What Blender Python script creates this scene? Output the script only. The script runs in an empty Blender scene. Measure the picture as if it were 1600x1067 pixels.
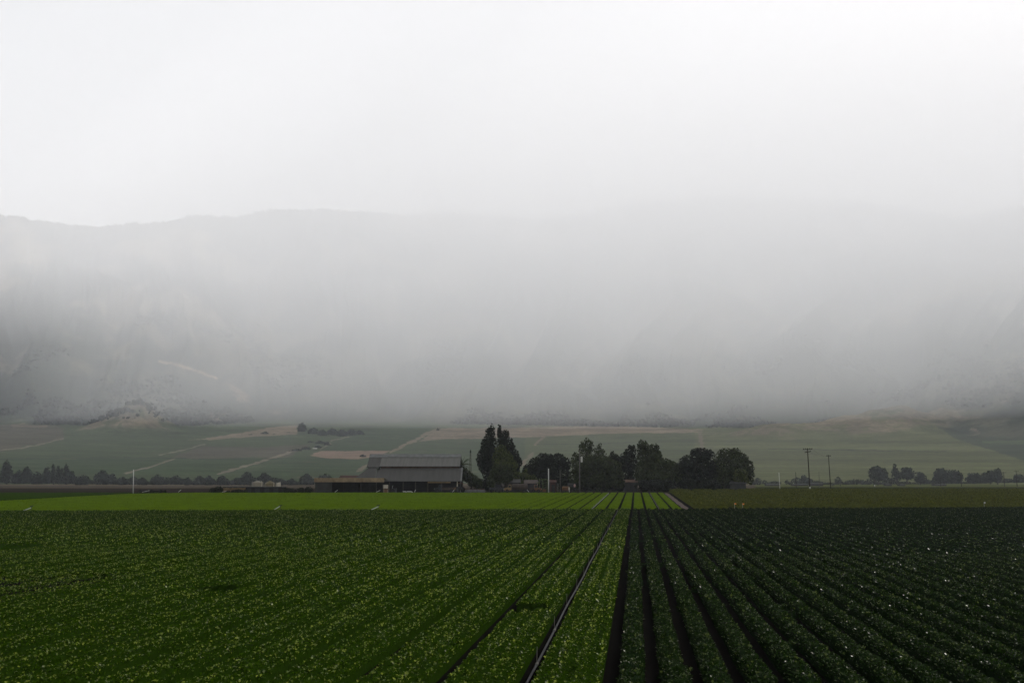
import bpy, math, random
import numpy as np
from mathutils import Vector, Matrix

rnd = random.Random(7)
RS = np.random.RandomState(11)
R = math.radians
sc = bpy.context.scene
col = sc.collection

# ------------------------------------------------------------------ camera
FPX = 1600 * 35.0 / 36.0            # focal length in photo pixels (1600 x 1067)
PITCH = math.atan(211.5 / FPX)
YAW = R(7.01)                       # camera looks this far left of the crop rows (+Y)
CAM = np.array([0.0, 0.0, 5.0])
FW = np.array([-math.sin(YAW), math.cos(YAW), 0.0])
RT = np.array([math.cos(YAW), math.sin(YAW), 0.0])
cam_d = bpy.data.cameras.new('camera')
cam_d.lens = 35.0
cam_d.sensor_width = 36.0
cam_d.clip_start = 0.5
cam_d.clip_end = 30000
cam = bpy.data.objects.new('camera', cam_d)
cam.location = CAM
cam.rotation_euler = (R(90) + PITCH, 0, YAW)
col.objects.link(cam)
sc.camera = cam

# ------------------------------------------------------------------ light
SUN_EL, SUN_AZ = R(33), R(42)       # azimuth to the right of +Y
EXPOSURE = 0.58
W = bpy.data.worlds.new('World')
sc.world = W
W.use_nodes = True
nt = W.node_tree
nt.nodes.clear()
sky = nt.nodes.new('ShaderNodeTexSky')
sky.sky_type = 'NISHITA'
sky.sun_disc = False
sky.sun_elevation = SUN_EL
sky.sun_rotation = SUN_AZ
sky.air_density = 2.0
sky.dust_density = 6.0
cloudmix = nt.nodes.new('ShaderNodeMix')     # closed stratus deck over the clear sky
cloudmix.data_type = 'RGBA'
cloudmix.inputs[0].default_value = 0.93
cloudmix.inputs[7].default_value = (5.0, 4.98, 5.02, 1)
nt.links.new(sky.outputs[0], cloudmix.inputs[6])
bg = nt.nodes.new('ShaderNodeBackground')
bg.inputs[1].default_value = 0.10
nt.links.new(cloudmix.outputs[2], bg.inputs[0])
wo = nt.nodes.new('ShaderNodeOutputWorld')
nt.links.new(bg.outputs[0], wo.inputs[0])
sun_d = bpy.data.lights.new('sun', 'SUN')
sun_d.energy = 5.0
sun_d.angle = R(1.5)
sun_d.color = (1.0, 0.965, 0.94)
sun = bpy.data.objects.new('sun', sun_d)
sdir = Vector((math.sin(SUN_AZ) * math.cos(SUN_EL), math.cos(SUN_AZ) * math.cos(SUN_EL), math.sin(SUN_EL)))
sun.rotation_euler = sdir.to_track_quat('Z', 'Y').to_euler()
sun.location = (200, 100, 400)
col.objects.link(sun)
sc.view_settings.view_transform = 'Standard'
sc.view_settings.look = 'None'
sc.view_settings.exposure = EXPOSURE
sc.view_settings.gamma = 1.0
sc.render.engine = 'CYCLES'
cy = sc.cycles
cy.max_bounces = 10
cy.diffuse_bounces = 2
cy.glossy_bounces = 2
cy.transmission_bounces = 3
cy.transparent_max_bounces = 6
cy.volume_bounces = 8
cy.use_denoising = True
cy.sample_clamp_indirect = 4.0
cy.use_adaptive_sampling = True
cy.adaptive_threshold = 0.02

# ------------------------------------------------------------------ helpers
def ray(px, py):
    u = (np.asarray(px, float) - 800) / FPX
    v = (533.5 - np.asarray(py, float)) / FPX
    a = math.cos(PITCH) - v * math.sin(PITCH)
    w = math.sin(PITCH) + v * math.cos(PITCH)
    return u, a, w

def at(px, py, D):
    """world point on the sight line of photo pixel (px, py), D metres ahead of the camera"""
    u, a, w = ray(px, py)
    return CAM + RT * (D * u / a) + FW * D + np.array([0, 0, D * w / a])

def project(x, y, z):
    """world -> photo pixels (used to draw the plan of the far fields)"""
    dx, dy, dz = x - CAM[0], y - CAM[1], z - CAM[2]
    r = dx * RT[0] + dy * RT[1]
    f = dx * FW[0] + dy * FW[1]
    c = f * math.cos(PITCH) + dz * math.sin(PITCH)
    up = -f * math.sin(PITCH) + dz * math.cos(PITCH)
    c = np.maximum(c, 0.01)
    return 800 + FPX * r / c, 533.5 - FPX * up / c

def lattice(ix, iy, seed):
    n = (ix.astype(np.int64) * 374761393 + iy.astype(np.int64) * 668265263 + seed * 974634541) & 0x7fffffff
    n = ((n ^ (n >> 13)) * 1274126177) & 0x7fffffff
    n = n ^ (n >> 16)
    return (n & 0xffff) / 65535.0

def vnoise(x, y, seed=0):
    x = np.asarray(x, float); y = np.asarray(y, float)
    ix = np.floor(x).astype(np.int64); iy = np.floor(y).astype(np.int64)
    fx = x - ix; fy = y - iy
    fx = fx * fx * (3 - 2 * fx); fy = fy * fy * (3 - 2 * fy)
    a = lattice(ix, iy, seed); b = lattice(ix + 1, iy, seed)
    c = lattice(ix, iy + 1, seed); d = lattice(ix + 1, iy + 1, seed)
    return (a * (1 - fx) + b * fx) * (1 - fy) + (c * (1 - fx) + d * fx) * fy

def fbm(x, y, octs=4, seed=0, gain=0.5):
    s = 0; amp = 1.0; t = 0
    for o in range(octs):
        s = s + amp * vnoise(x * 2 ** o + 17.3 * o, y * 2 ** o - 9.1 * o, seed + o)
        t += amp; amp *= gain
    return s / t

def smooth(a, b, x):
    t = np.clip((x - a) / (b - a), 0, 1)
    return t * t * (3 - 2 * t)

def fan_z(d):
    """valley floor along the view: near field, slight rise to the yard, gentle fall, then the fan"""
    d = np.asarray(d, float)
    z = 0.0077 * np.clip(d - 150, 0, 120) - 0.0056 * np.clip(d - 300, 0, 700)
    e = np.maximum(d - 1000, 0)
    return z + 0.03 * e * smooth(0, 250, e) + 2.3e-5 * e * e

def gz(x, y):
    return fan_z(np.asarray(x) * FW[0] + np.asarray(y) * FW[1])

def ground_pt(px, py):
    """world point where the sight line of a photo pixel meets the ground"""
    D = np.concatenate([np.arange(8, 600, 0.25), np.arange(600, 3600, 2.0)])
    u, a, w = ray(px, py)
    zz = CAM[2] + D * w / a
    k = np.argmax(zz <= fan_z(D))
    p = CAM + RT * (D[k] * u / a) + FW * D[k]
    p[2] = fan_z(D[k])
    return p

def np_mesh(name, v, f, mat, parent=None, smooth_shade=False, vcol=None):
    me = bpy.data.meshes.new(name)
    v = np.asarray(v, np.float32); f = np.asarray(f, np.int32)
    k = f.shape[1]
    me.vertices.add(len(v)); me.vertices.foreach_set('co', v.ravel())
    me.loops.add(f.size); me.loops.foreach_set('vertex_index', f.ravel())
    me.polygons.add(len(f))
    me.polygons.foreach_set('loop_start', np.arange(0, f.size, k, dtype=np.int32))
    me.polygons.foreach_set('loop_total', np.full(len(f), k, np.int32))
    if smooth_shade:
        me.polygons.foreach_set('use_smooth', np.ones(len(f), bool))
    me.update(calc_edges=True)
    if vcol is not None:
        at_ = me.color_attributes.new('field_colour', 'FLOAT_COLOR', 'POINT')
        c4 = np.ones((len(v), 4), np.float32); c4[:, :3] = vcol
        at_.data.foreach_set('color', c4.ravel())
    me.materials.append(mat)
    o = bpy.data.objects.new(name, me)
    col.objects.link(o)
    if parent: o.parent = parent
    return o

def tag(o, label=None, cat=None, group=None, kind=None):
    if label: o['label'] = label
    if cat: o['category'] = cat
    if group: o['group'] = group
    if kind: o['kind'] = kind
    return o

def empty(name, loc, rz=0.0):
    o = bpy.data.objects.new(name, None)
    o.empty_display_size = 0.5
    o.location = loc; o.rotation_euler = (0, 0, rz)
    col.objects.link(o)
    return o

# ---- materials
def mat(name, colour, rough=0.8, noise=0.0, scale=1.0, metal=0.0, spec=0.1, colour2=None, transl=0.0, island=0.0, bump=0.0, wave=None, stretch=None):
    m = bpy.data.materials.new(name)
    m.use_nodes = True
    t = m.node_tree; t.nodes.clear()
    N = t.nodes.new; L = t.links.new
    out = N('ShaderNodeOutputMaterial')
    b = N('ShaderNodeBsdfPrincipled')
    b.inputs['Roughness'].default_value = rough
    b.inputs['Metallic'].default_value = metal
    b.inputs['Specular IOR Level'].default_value = spec
    b.inputs['Base Color'].default_value = (*colour, 1)
    src = None
    tc = N('ShaderNodeTexCoord')
    if noise or colour2:
        nz = N('ShaderNodeTexNoise'); nz.inputs['Scale'].default_value = scale
        nz.inputs['Detail'].default_value = 5
        nz.inputs['Roughness'].default_value = 0.65
        if stretch:
            vm = N('ShaderNodeVectorMath'); vm.operation = 'MULTIPLY'; vm.inputs[1].default_value = stretch
            L(tc.outputs['Object'], vm.inputs[0]); L(vm.outputs[0], nz.inputs['Vector'])
        else:
            L(tc.outputs['Object'], nz.inputs['Vector'])
        ramp = N('ShaderNodeMapRange'); ramp.inputs[1].default_value = 0.3; ramp.inputs[2].default_value = 0.7
        L(nz.outputs['Fac'], ramp.inputs[0])
        mx = N('ShaderNodeMix'); mx.data_type = 'RGBA'
        c2 = colour2 if colour2 else tuple(c * (1 + noise) for c in colour)
        c1 = colour if colour2 else tuple(c * (1 - noise) for c in colour)
        mx.inputs[6].default_value = (*c1, 1); mx.inputs[7].default_value = (*c2, 1)
        L(ramp.outputs[0], mx.inputs[0])
        src = mx.outputs[2]
    if island:
        g = N('ShaderNodeNewGeometry')
        mr = N('ShaderNodeMapRange'); mr.inputs[3].default_value = 1 - island; mr.inputs[4].default_value = 1 + island
        L(g.outputs['Random Per Island'], mr.inputs[0])
        mm = N('ShaderNodeMix'); mm.data_type = 'RGBA'; mm.blend_type = 'MULTIPLY'; mm.inputs[0].default_value = 1
        if src is None: mm.inputs[6].default_value = (*colour, 1)
        else: L(src, mm.inputs[6])
        cb = N('ShaderNodeCombineColor')
        for i in range(3): L(mr.outputs[0], cb.inputs[i])
        L(cb.outputs[0], mm.inputs[7])
        src = mm.outputs[2]
    if src is not None: L(src, b.inputs['Base Color'])
    if wave:
        wv = N('ShaderNodeTexWave'); wv.inputs['Scale'].default_value = wave[0]; wv.bands_direction = wave[1]
        L(tc.outputs['Object'], wv.inputs['Vector'])
        bp = N('ShaderNodeBump'); bp.inputs['Strength'].default_value = wave[2]; bp.inputs['Distance'].default_value = 0.05
        L(wv.outputs['Fac'], bp.inputs['Height']); L(bp.outputs[0], b.inputs['Normal'])
    elif bump:
        nb = N('ShaderNodeTexNoise'); nb.inputs['Scale'].default_value = scale * 6; nb.inputs['Detail'].default_value = 4
        L(tc.outputs['Object'], nb.inputs['Vector'])
        bp = N('ShaderNodeBump'); bp.inputs['Strength'].default_value = bump; bp.inputs['Distance'].default_value = 0.1
        L(nb.outputs['Fac'], bp.inputs['Height']); L(bp.outputs[0], b.inputs['Normal'])
    if transl:
        tr = N('ShaderNodeBsdfTranslucent')
        if src is not None: L(src, tr.inputs[0])
        else: tr.inputs[0].default_value = (*colour, 1)
        ms = N('ShaderNodeMixShader'); ms.inputs[0].default_value = transl
        L(b.outputs[0], ms.inputs[1]); L(tr.outputs[0], ms.inputs[2]); L(ms.outputs[0], out.inputs[0])
    else:
        L(b.outputs[0], out.inputs[0])
    return m

def vcol_mat(name, scale, amp, rough=1.0, scale2=None, amp2=0.0):
    """field colours from the mesh's plan, broken up by procedural noise"""
    m = bpy.data.materials.new(name); m.use_nodes = True
    t = m.node_tree; t.nodes.clear(); N = t.nodes.new; L = t.links.new
    out = N('ShaderNodeOutputMaterial'); b = N('ShaderNodeBsdfPrincipled')
    b.inputs['Roughness'].default_value = rough; b.inputs['Specular IOR Level'].default_value = 0.0
    a = N('ShaderNodeVertexColor'); a.layer_name = 'field_colour'
    tc = N('ShaderNodeTexCoord')
    last = a.outputs[0]
    for s, am in ((scale, amp), (scale2, amp2)):
        if not s: continue
        nz = N('ShaderNodeTexNoise'); nz.inputs['Scale'].default_value = s; nz.inputs['Detail'].default_value = 6
        nz.inputs['Roughness'].default_value = 0.7
        L(tc.outputs['Object'], nz.inputs['Vector'])
        mr = N('ShaderNodeMapRange'); mr.inputs[1].default_value = 0.3; mr.inputs[2].default_value = 0.7
        mr.inputs[3].default_value = 1 - am; mr.inputs[4].default_value = 1 + am
        L(nz.outputs['Fac'], mr.inputs[0])
        cb = N('ShaderNodeCombineColor')
        for i in range(3): L(mr.outputs[0], cb.inputs[i])
        mm = N('ShaderNodeMix'); mm.data_type = 'RGBA'; mm.blend_type = 'MULTIPLY'; mm.inputs[0].default_value = 1
        L(last, mm.inputs[6]); L(cb.outputs[0], mm.inputs[7]); last = mm.outputs[2]
    L(last, b.inputs['Base Color']); L(b.outputs[0], out.inputs[0])
    return m

def in_poly(px, py, poly):
    inside = np.zeros(px.shape, bool)
    n = len(poly); j = n - 1
    for i in range(n):
        xi, yi = poly[i]; xj, yj = poly[j]
        if yi != yj:
            c = ((yi > py) != (yj > py)) & (px < (xj - xi) * (py - yi) / (yj - yi) + xi)
            inside ^= c
        j = i
    return inside

def near_line(px, py, pts, w):
    m = np.zeros(px.shape, bool)
    for (x0, y0), (x1, y1) in zip(pts[:-1], pts[1:]):
        dx, dy = x1 - x0, y1 - y0
        t = np.clip(((px - x0) * dx + (py - y0) * dy) / (dx * dx + dy * dy), 0, 1)
        # a road keeps its width along the sight line narrow: weigh vertical offset more
        m |= np.hypot((px - x0 - t * dx), (py - y0 - t * dy)) < w * 0.7 * (0.55 + 0.9 * vnoise(px / 9.0, py / 5.0, 3))
    return m

# ------------------------------------------------------------------ terrain
# silhouette of the ridge and foot of the hills, as sight directions
ridge_px = np.array([(-700, 350), (-300, 352), (-120, 346), (0, 337), (30, 338), (60, 345), (100, 350), (140, 353), (200, 349),
    (270, 345), (300, 336), (380, 338), (410, 328), (430, 325), (470, 329), (500, 326), (550, 329), (600, 333), (640, 336), (700, 331),
    (760, 337), (860, 342), (930, 330), (1000, 317), (1060, 312), (1120, 307), (1200, 310), (1300, 312), (1380, 320),
    (1440, 327), (1490, 341), (1540, 331), (1600, 322), (1750, 310), (2000, 330), (2400, 330)], float)
foot_px = np.array([(-700, 668), (0, 664), (100, 663), (220, 668), (330, 664), (400, 660), (600, 660), (800, 664), (960, 666), (1100, 669),
    (1250, 668), (1350, 666), (1430, 668), (1490, 676), (1550, 682), (1600, 686), (1700, 688), (2400, 690)], float)

def px_to_az_el(p):
    u, a, w = ray(p[:, 0], p[:, 1])
    return np.arctan2(u, a), w / np.hypot(u, a)
raz, rel = px_to_az_el(ridge_px)
faz, fel = px_to_az_el(foot_px)

def fan_r(r):
    return fan_z(r)

def terrain_z(az, r):
    """height at azimuth az (from the camera heading) and horizontal distance r"""
    rr = 5200 + 500 * np.sin(az * 5 + 0.7)
    zr = 5 + rr * np.interp(az, raz, rel)
    tab = np.arange(1200, 3600, 10.0)
    tel = (fan_z(tab) - 5) / tab
    rf = np.interp(np.interp(az, faz, fel), tel, tab)
    zf = fan_z(rf)
    t = (r - rf) / (rr - rf)
    tc = np.clip(t, 0, 1)
    x = r * np.sin(az); y = r * np.cos(az)
    base = zf + (zr - zf) * (0.30 * tc + 0.70 * tc ** 1.35)
    ang = az * 9.0
    warp = (fbm(x / 900, y / 900, 3, 5) - 0.5) * 1.6
    rid = 1 - np.abs(2 * fbm(ang * 1.3 + warp + y / 5200, y / 2600, 3, 21) - 1)
    rid2 = 1 - np.abs(2 * fbm(ang * 4.2 + warp * 2.2 - y / 1500, y / 1100, 4, 33) - 1)
    env = np.sin(np.pi * np.clip(t, 0, 1)) ** 0.8
    sp = env * (230 * (rid - 0.72) + 95 * (rid2 - 0.72))
    zm = base + sp + env * 40 * (fbm(x / 160, y / 160, 4, 61) - 0.5)
    crest = 28 * (fbm(az * 420, r * 0 + 3, 3, 71) - 0.45) * smooth(0.95, 1.0, t)
    zm = zm + crest - np.maximum(t - 1, 0) * 900
    z = np.where(t > 0, np.maximum(zm, fan_z(np.minimum(r, rf))), fan_z(r))
    # knolls standing out from the foot of the hills
    for s0, f0, hh, ws, wf in KNOLLS:
        q = np.exp(-((x - s0) / ws) ** 2 - ((y - f0) / wf) ** 2)
        z = z + 0.75 * hh * q * (0.8 + 0.4 * fbm(x / 45, y / 45, 3, 55))
    return z, t

KNOLLS = []
for kx, by, ty, ws, wf, m_ in ((222, 686, 637, 60, 90, 1.0), (185, 688, 660, 75, 80, 1.0), (1345, 690, 655, 200, 130, 1.0), (1420, 690, 660, 110, 110, 1.0), (1205, 690, 668, 90, 90, 1.0)):
    g0 = ground_pt(kx, by)
    f0 = float(g0[0] * FW[0] + g0[1] * FW[1]) + wf; s0 = float(g0[0] * RT[0] + g0[1] * RT[1]) * f0 / (f0 - wf)
    KNOLLS.append((s0, f0, (max(8.0, float(at(kx, ty, f0)[2]) - float(fan_z(f0)))) * m_, ws, wf))

def knoll_mask(az, r):
    x = r * np.sin(az); y = r * np.cos(az); q = 0
    for s0, f0, hh, ws, wf in KNOLLS:
        q = np.maximum(q, np.exp(-((x - s0) / ws) ** 2 - ((y - f0) / wf) ** 2))
    n = fbm(x / 60, y / 60, 4, 57); n2 = fbm(x / 25, y / 25, 3, 58)
    k = smooth(0.12, 0.40, q + 0.7 * (n - 0.5))
    return k * (1 - 0.75 * smooth(0.56, 0.66, n2))

def polar_grid(azs, rs):
    A, Rr = np.meshgrid(azs, rs)
    ca, sa = np.cos(A), np.sin(A)
    x = Rr * (RT[0] * sa + FW[0] * ca); y = Rr * (RT[1] * sa + FW[1] * ca)
    return A, Rr, x, y

def grid_faces(nr, nc, wrap=False):
    i = np.arange(nr - 1)[:, None]; j = np.arange(nc if wrap else nc - 1)[None, :]
    j2 = (j + 1) % nc
    return np.stack([(i * nc + j), (i * nc + j2), ((i + 1) * nc + j2), ((i + 1) * nc + j)], -1).reshape(-1, 4)

az_d = np.concatenate([np.linspace(R(-62), R(-33), 60, endpoint=False), np.linspace(R(-33), R(33), 900), np.linspace(R(33), R(62), 61)[1:]])

SOIL = np.array((0.045, 0.036, 0.028))
TAN = np.array((0.20, 0.155, 0.112)); TAN2 = np.array((0.165, 0.133, 0.097)); ROAD = np.array((0.185, 0.155, 0.12))
GREEN = np.array((0.048, 0.066, 0.032)); GREEN2 = np.array((0.036, 0.056, 0.026)); BROWN = np.array((0.075, 0.066, 0.050))
SCRUB = np.array((0.030, 0.038, 0.026)); OLIVE = np.array((0.10, 0.108, 0.050)); REDT = np.array((0.22, 0.150, 0.115))

def paint_fan(px, py, r):
    c = np.empty(px.shape + (3,)); c[:] = GREEN
    jx = vnoise(px / 7.0, py / 2.0, 4) - 0.5
    px = px + 5.0 * jx; py = py + 1.6 * (vnoise(px / 11.0, py / 3.0, 8) - 0.5)
    def poly(p, k): c[in_poly(px, py, p)] = k
    def road(p, w, k=ROAD): c[near_line(px, py, p, w)] = k
    # right half: olive fields in faint bands
    poly([(1060, 760), (1080, 670), (1700, 640), (1700, 760)], OLIVE)
    poly([(820, 760), (820, 664), (1085, 664), (1085, 760)], 0.5 * (OLIVE + GREEN))
    for k, (y0, y1) in enumerate(((686, 690), (695, 699), (703, 709), (716, 719), (726, 728))):
        m = in_poly(px, py, [(1000, y0), (1700, y0 + 3), (1700, y1 + 5), (1000, y1)])
        c[m] *= (0.72, 1.25, 0.8, 0.75, 1.2)[k]
    poly([(1425, 640), (1490, 684), (1520, 694), (1560, 706), (1610, 722), (1700, 735), (1700, 640)], SCRUB * 1.3)
    poly([(1530, 693), (1560, 689), (1700, 685), (1700, 692), (1560, 694)], GREEN * 1.3)
    # left brown field and the fields beyond the near tree line
    poly([(-60, 668), (60, 660), (98, 668), (100, 684), (-60, 718)], BROWN)
    poly([(15, 664), (40, 661), (75, 663), (72, 668), (20, 668)], TAN2)
    poly([(-60, 718), (100, 685), (150, 687), (290, 700), (180, 712), (-60, 716)], GREEN * 1.05)
    poly([(268, 714), (318, 697), (400, 699), (486, 694), (452, 714), (400, 717), (300, 717)], BROWN)
    poly([(-60, 716), (270, 715), (190, 741), (-60, 741)], GREEN2)
    poly([(275, 717), (450, 714), (345, 741), (200, 741)], GREEN2 * 1.1)
    poly([(455, 712), (500, 714), (600, 712), (690, 760), (340, 760)], GREEN2)
    poly([(315, 686), (350, 680), (380, 676), (420, 668), (466, 664), (463, 679), (400, 682), (330, 687), (285, 687)], TAN)
    poly([(500, 703), (560, 672), (680, 664), (640, 690), (612, 705)], GREEN2)
    poly([(483, 711), (500, 705), (615, 704), (620, 708), (560, 717), (510, 716)], REDT)
    poly([(600, 708), (660, 688), (820, 684), (820, 760), (600, 760)], GREEN)
    poly([(655, 690), (684, 669), (800, 668), (960, 666), (1096, 671), (1097, 676), (960, 677), (880, 681), (800, 684), (700, 686)], TAN)
    # roads
    road([(-60, 710), (40, 699), (100, 685)], 1.4)
    road([(196, 739), (235, 729), (272, 717)], 1.7)
    road([(248, 711), (290, 702), (318, 694)], 1.1)
    road([(341, 740), (395, 725), (452, 707)], 2.4)
    road([(500, 702), (515, 694), (520, 688), (545, 683)], 1.3)
    road([(612, 706), (640, 692), (684, 669)], 3.0, TAN)
    road([(602, 709), (590, 718), (560, 735)], 3.2, TAN2)
    road([(836, 695), (852, 680)], 2.5, TAN); road([(815, 727), (832, 708)], 3.5, TAN2)
    road([(1092, 672), (1098, 700), (1101, 715)], 4.0, TAN2)
    road([(290, 716), (200, 715), (0, 717)], 0.9, SCRUB); road([(300, 717), (440, 717)], 0.9, SCRUB)
    road([(840, 694), (990, 692)], 0.8, SCRUB); road([(1200, 701), (1480, 706)], 0.8, SCRUB)
    road([(1535, 690), (1610, 689)], 2.5, GREEN * 1.4)
    c = 0.78 * c + 0.22 * np.array((0.070, 0.078, 0.045))
    # green verge at the foot and bare strip right behind the yard
    c[(r < 1080)] = np.where((px < 1180)[r < 1080][:, None], np.array((0.10, 0.080, 0.055)), np.array((0.07, 0.08, 0.03)))
    return c

def paint_hills(px, py, x, y, t):
    n = fbm(x / 260, y / 260, 5, 91)
    n2 = fbm(x / 70, y / 70, 4, 95)
    grass = np.array((0.30, 0.255, 0.175))
    k = smooth(0.50, 0.66, n + 0.35 * (n2 - 0.5))[..., None]
    k = k * (0.16 + 0.36 * smooth(0.12, 0.45, t))[..., None]
    c = SCRUB * (1 - k) + grass * k
    n3 = fbm(x / 45 + y / 140, y / 120, 3, 97)
    wgt = smooth(0.36, 0.62, n3)
    def poly(p, kc):
        m = in_poly(px + 24 * (n2 - 0.5), py + 18 * (n2 - 0.5), p)
        c[m] = c[m] * (1 - wgt[m][:, None]) + np.asarray(kc) * wgt[m][:, None]
    def road(p, w, kc): c[near_line(px + 8 * (n2 - 0.5), py + 8 * (n2 - 0.5), p, w)] = kc
    poly([(200, 450), (240, 438), (285, 448), (330, 480), (375, 535), (355, 540), (320, 505), (300, 480), (275, 512), (225, 505)], np.array((0.22, 0.20, 0.155)))
    poly([(85, 462), (100, 462), (135, 478), (130, 486), (105, 474)], TAN)
    road([(248, 562), (268, 567), (300, 577), (338, 590)], 2.6, TAN * 2.2)
    poly([(340, 590), (370, 605), (425, 632), (418, 645), (385, 628)], TAN * 1.1)
    poly([(360, 612), (375, 618), (382, 630), (372, 628)], TAN * 0.9)
    poly([(400, 628), (436, 632), (420, 640)], TAN)
    poly([(378, 652), (392, 645), (412, 648), (408, 660), (380, 662)], TAN)
    poly([(410, 630), (430, 628), (445, 640), (420, 646)], TAN * 0.7)
    poly([(322, 650), (345, 640), (380, 650), (350, 664)], TAN2 * 0.8)
    poly([(1150, 652), (1170, 650), (1200, 668), (1180, 676)], TAN * 0.8)
    poly([(1508, 674), (1522, 668), (1536, 680), (1515, 684)], TAN)
    poly([(1380, 640), (1430, 644), (1490, 684), (1450, 676)], TAN * 0.7)
    road([(1010, 425), (1080, 430), (1180, 470), (1230, 515)], 6.0, np.array((0.22, 0.20, 0.155)))
    road([(900, 425), (980, 430), (1040, 428)], 7.0, np.array((0.22, 0.20, 0.155)))
    road([(1350, 400), (1385, 402)], 2.5, TAN)
    road([(560, 395), (640, 420), (730, 465)], 7.0, np.array((0.22, 0.20, 0.155)))
    return c

M_ground = vcol_mat('ground_soil', 0.35, 0.35, scale2=0.02, amp2=0.25)
M_fan = vcol_mat('far_fields', 0.012, 0.22, scale2=0.10, amp2=0.25)
M_hill = vcol_mat('scrub_hills', 0.010, 0.45, scale2=0.06, amp2=0.4)

# fan of fields
rs = 1000 * (2600 / 1000.0) ** np.linspace(0, 1, 200)
A, RR, X, Y = polar_grid(az_d, rs)
Z, T = terrain_z(A, RR)
PX, PY = project(X, Y, Z)
C1 = paint_fan(PX, PY, RR); C2 = paint_hills(PX, PY, X, Y, T)
fr_ = RR * np.cos(A); sr_ = RR * np.sin(A)
C1 = C1 * (0.86 + 0.28 * vnoise(fr_ / 13.0, sr_ / 160.0, 12))[..., None] * (0.88 + 0.24 * fbm(sr_ / 90.0, fr_ / 90.0, 3, 13))[..., None]
wf_ = smooth(-0.012, 0.022, T + 0.09 * (fbm(sr_ / 70.0, fr_ / 70.0, 4, 17) - 0.5))[..., None]
C = C2 * wf_ + C1 * (1 - wf_)
K = knoll_mask(A, RR)[..., None]; C = C * (1 - K) + np.array((0.145, 0.122, 0.085)) * K
o = np_mesh('terrain', np.stack([X, Y, Z], -1).reshape(-1, 3), grid_faces(len(rs), len(az_d)), M_fan, smooth_shade=True, vcol=C.reshape(-1, 3))
tag(o, kind='structure')
rs = np.concatenate([np.linspace(2600, 3600, 120), np.linspace(3600, 6400, 190)[1:]])
A, RR, X, Y = polar_grid(az_d, rs)
Z, T = terrain_z(A, RR)
PX, PY = project(X, Y, Z)
C1 = paint_fan(PX, PY, RR); C2 = paint_hills(PX, PY, X, Y, T)
fr_ = RR * np.cos(A); sr_ = RR * np.sin(A)
C1 = C1 * (0.86 + 0.28 * vnoise(fr_ / 13.0, sr_ / 160.0, 12))[..., None] * (0.88 + 0.24 * fbm(sr_ / 90.0, fr_ / 90.0, 3, 13))[..., None]
wf_ = smooth(-0.012, 0.022, T + 0.09 * (fbm(sr_ / 70.0, fr_ / 70.0, 4, 17) - 0.5))[..., None]
C = C2 * wf_ + C1 * (1 - wf_)
K = knoll_mask(A, RR)[..., None]; C = C * (1 - K) + np.array((0.145, 0.122, 0.085)) * K
o = np_mesh('mountains', np.stack([X, Y, Z], -1).reshape(-1, 3), grid_faces(len(rs), len(az_d)), M_hill, smooth_shade=True, vcol=C.reshape(-1, 3))
tag(o, kind='structure')

# near ground: all round the camera, out to the fan
az_g = np.concatenate([np.linspace(R(-180), R(-62), 24, endpoint=False), az_d[::3], np.linspace(R(62), R(180), 24)[1:-1]])
az_g = np.unique(az_g)
rs = np.concatenate([[0.05, 4], np.arange(10, 140, 5), np.arange(140, 280, 3.5), np.arange(280, 600, 5), np.arange(600, 1001, 10)])
A, RR, X, Y = polar_grid(az_g, rs)
Z = fan_z(np.where(np.abs(A) < R(62), RR, np.minimum(RR, 150)))
DD = X * FW[0] + Y * FW[1]
Z = gz(X, Y)
# meet the fan exactly on the shared rim
Z[-1] = fan_z(RR[-1]); Z = Z
C = np.empty(Z.shape + (3,)); C[:] = np.array((0.0034, 0.0031, 0.0027))  # near-black soil: the furrow shadows put into its colour
PXg, PYg = project(X, Y, Z)
far = DD > 262
C[far] = np.array((0.020, 0.016, 0.013))                 # ploughed field behind the yard
C[DD > 440] = np.array((0.062, 0.050, 0.035))            # dry verge before the tree line
right = PXg > 1178
C[right & (DD > 300)] = np.array((0.014, 0.018, 0.008))
C[right & (DD > 560)] = np.array((0.070, 0.078, 0.022))
C[right & (DD > 860)] = np.array((0.05, 0.055, 0.028))
o = np_mesh('ground', np.stack([X, Y, Z], -1).reshape(-1, 3), grid_faces(len(rs), len(az_g), False), M_ground, smooth_shade=True, vcol=C.reshape(-1, 3))
tag(o, kind='structure')
# ------------------------------------------------------------------ crops
# road between the near beds and the bright field (not quite square to the rows)
pA, pB, pC = ground_pt(0, 800), ground_pt(987, 797), ground_pt(1600, 794.5)
def lane_y(x):
    return np.interp(x, [pA[0] - 200, pA[0], pB[0], pC[0], pC[0] + 300],
                     [pA[1] - 200 * (pB[1] - pA[1]) / (pB[0] - pA[0]), pA[1], pB[1], pC[1], pC[1] + 20])

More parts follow.
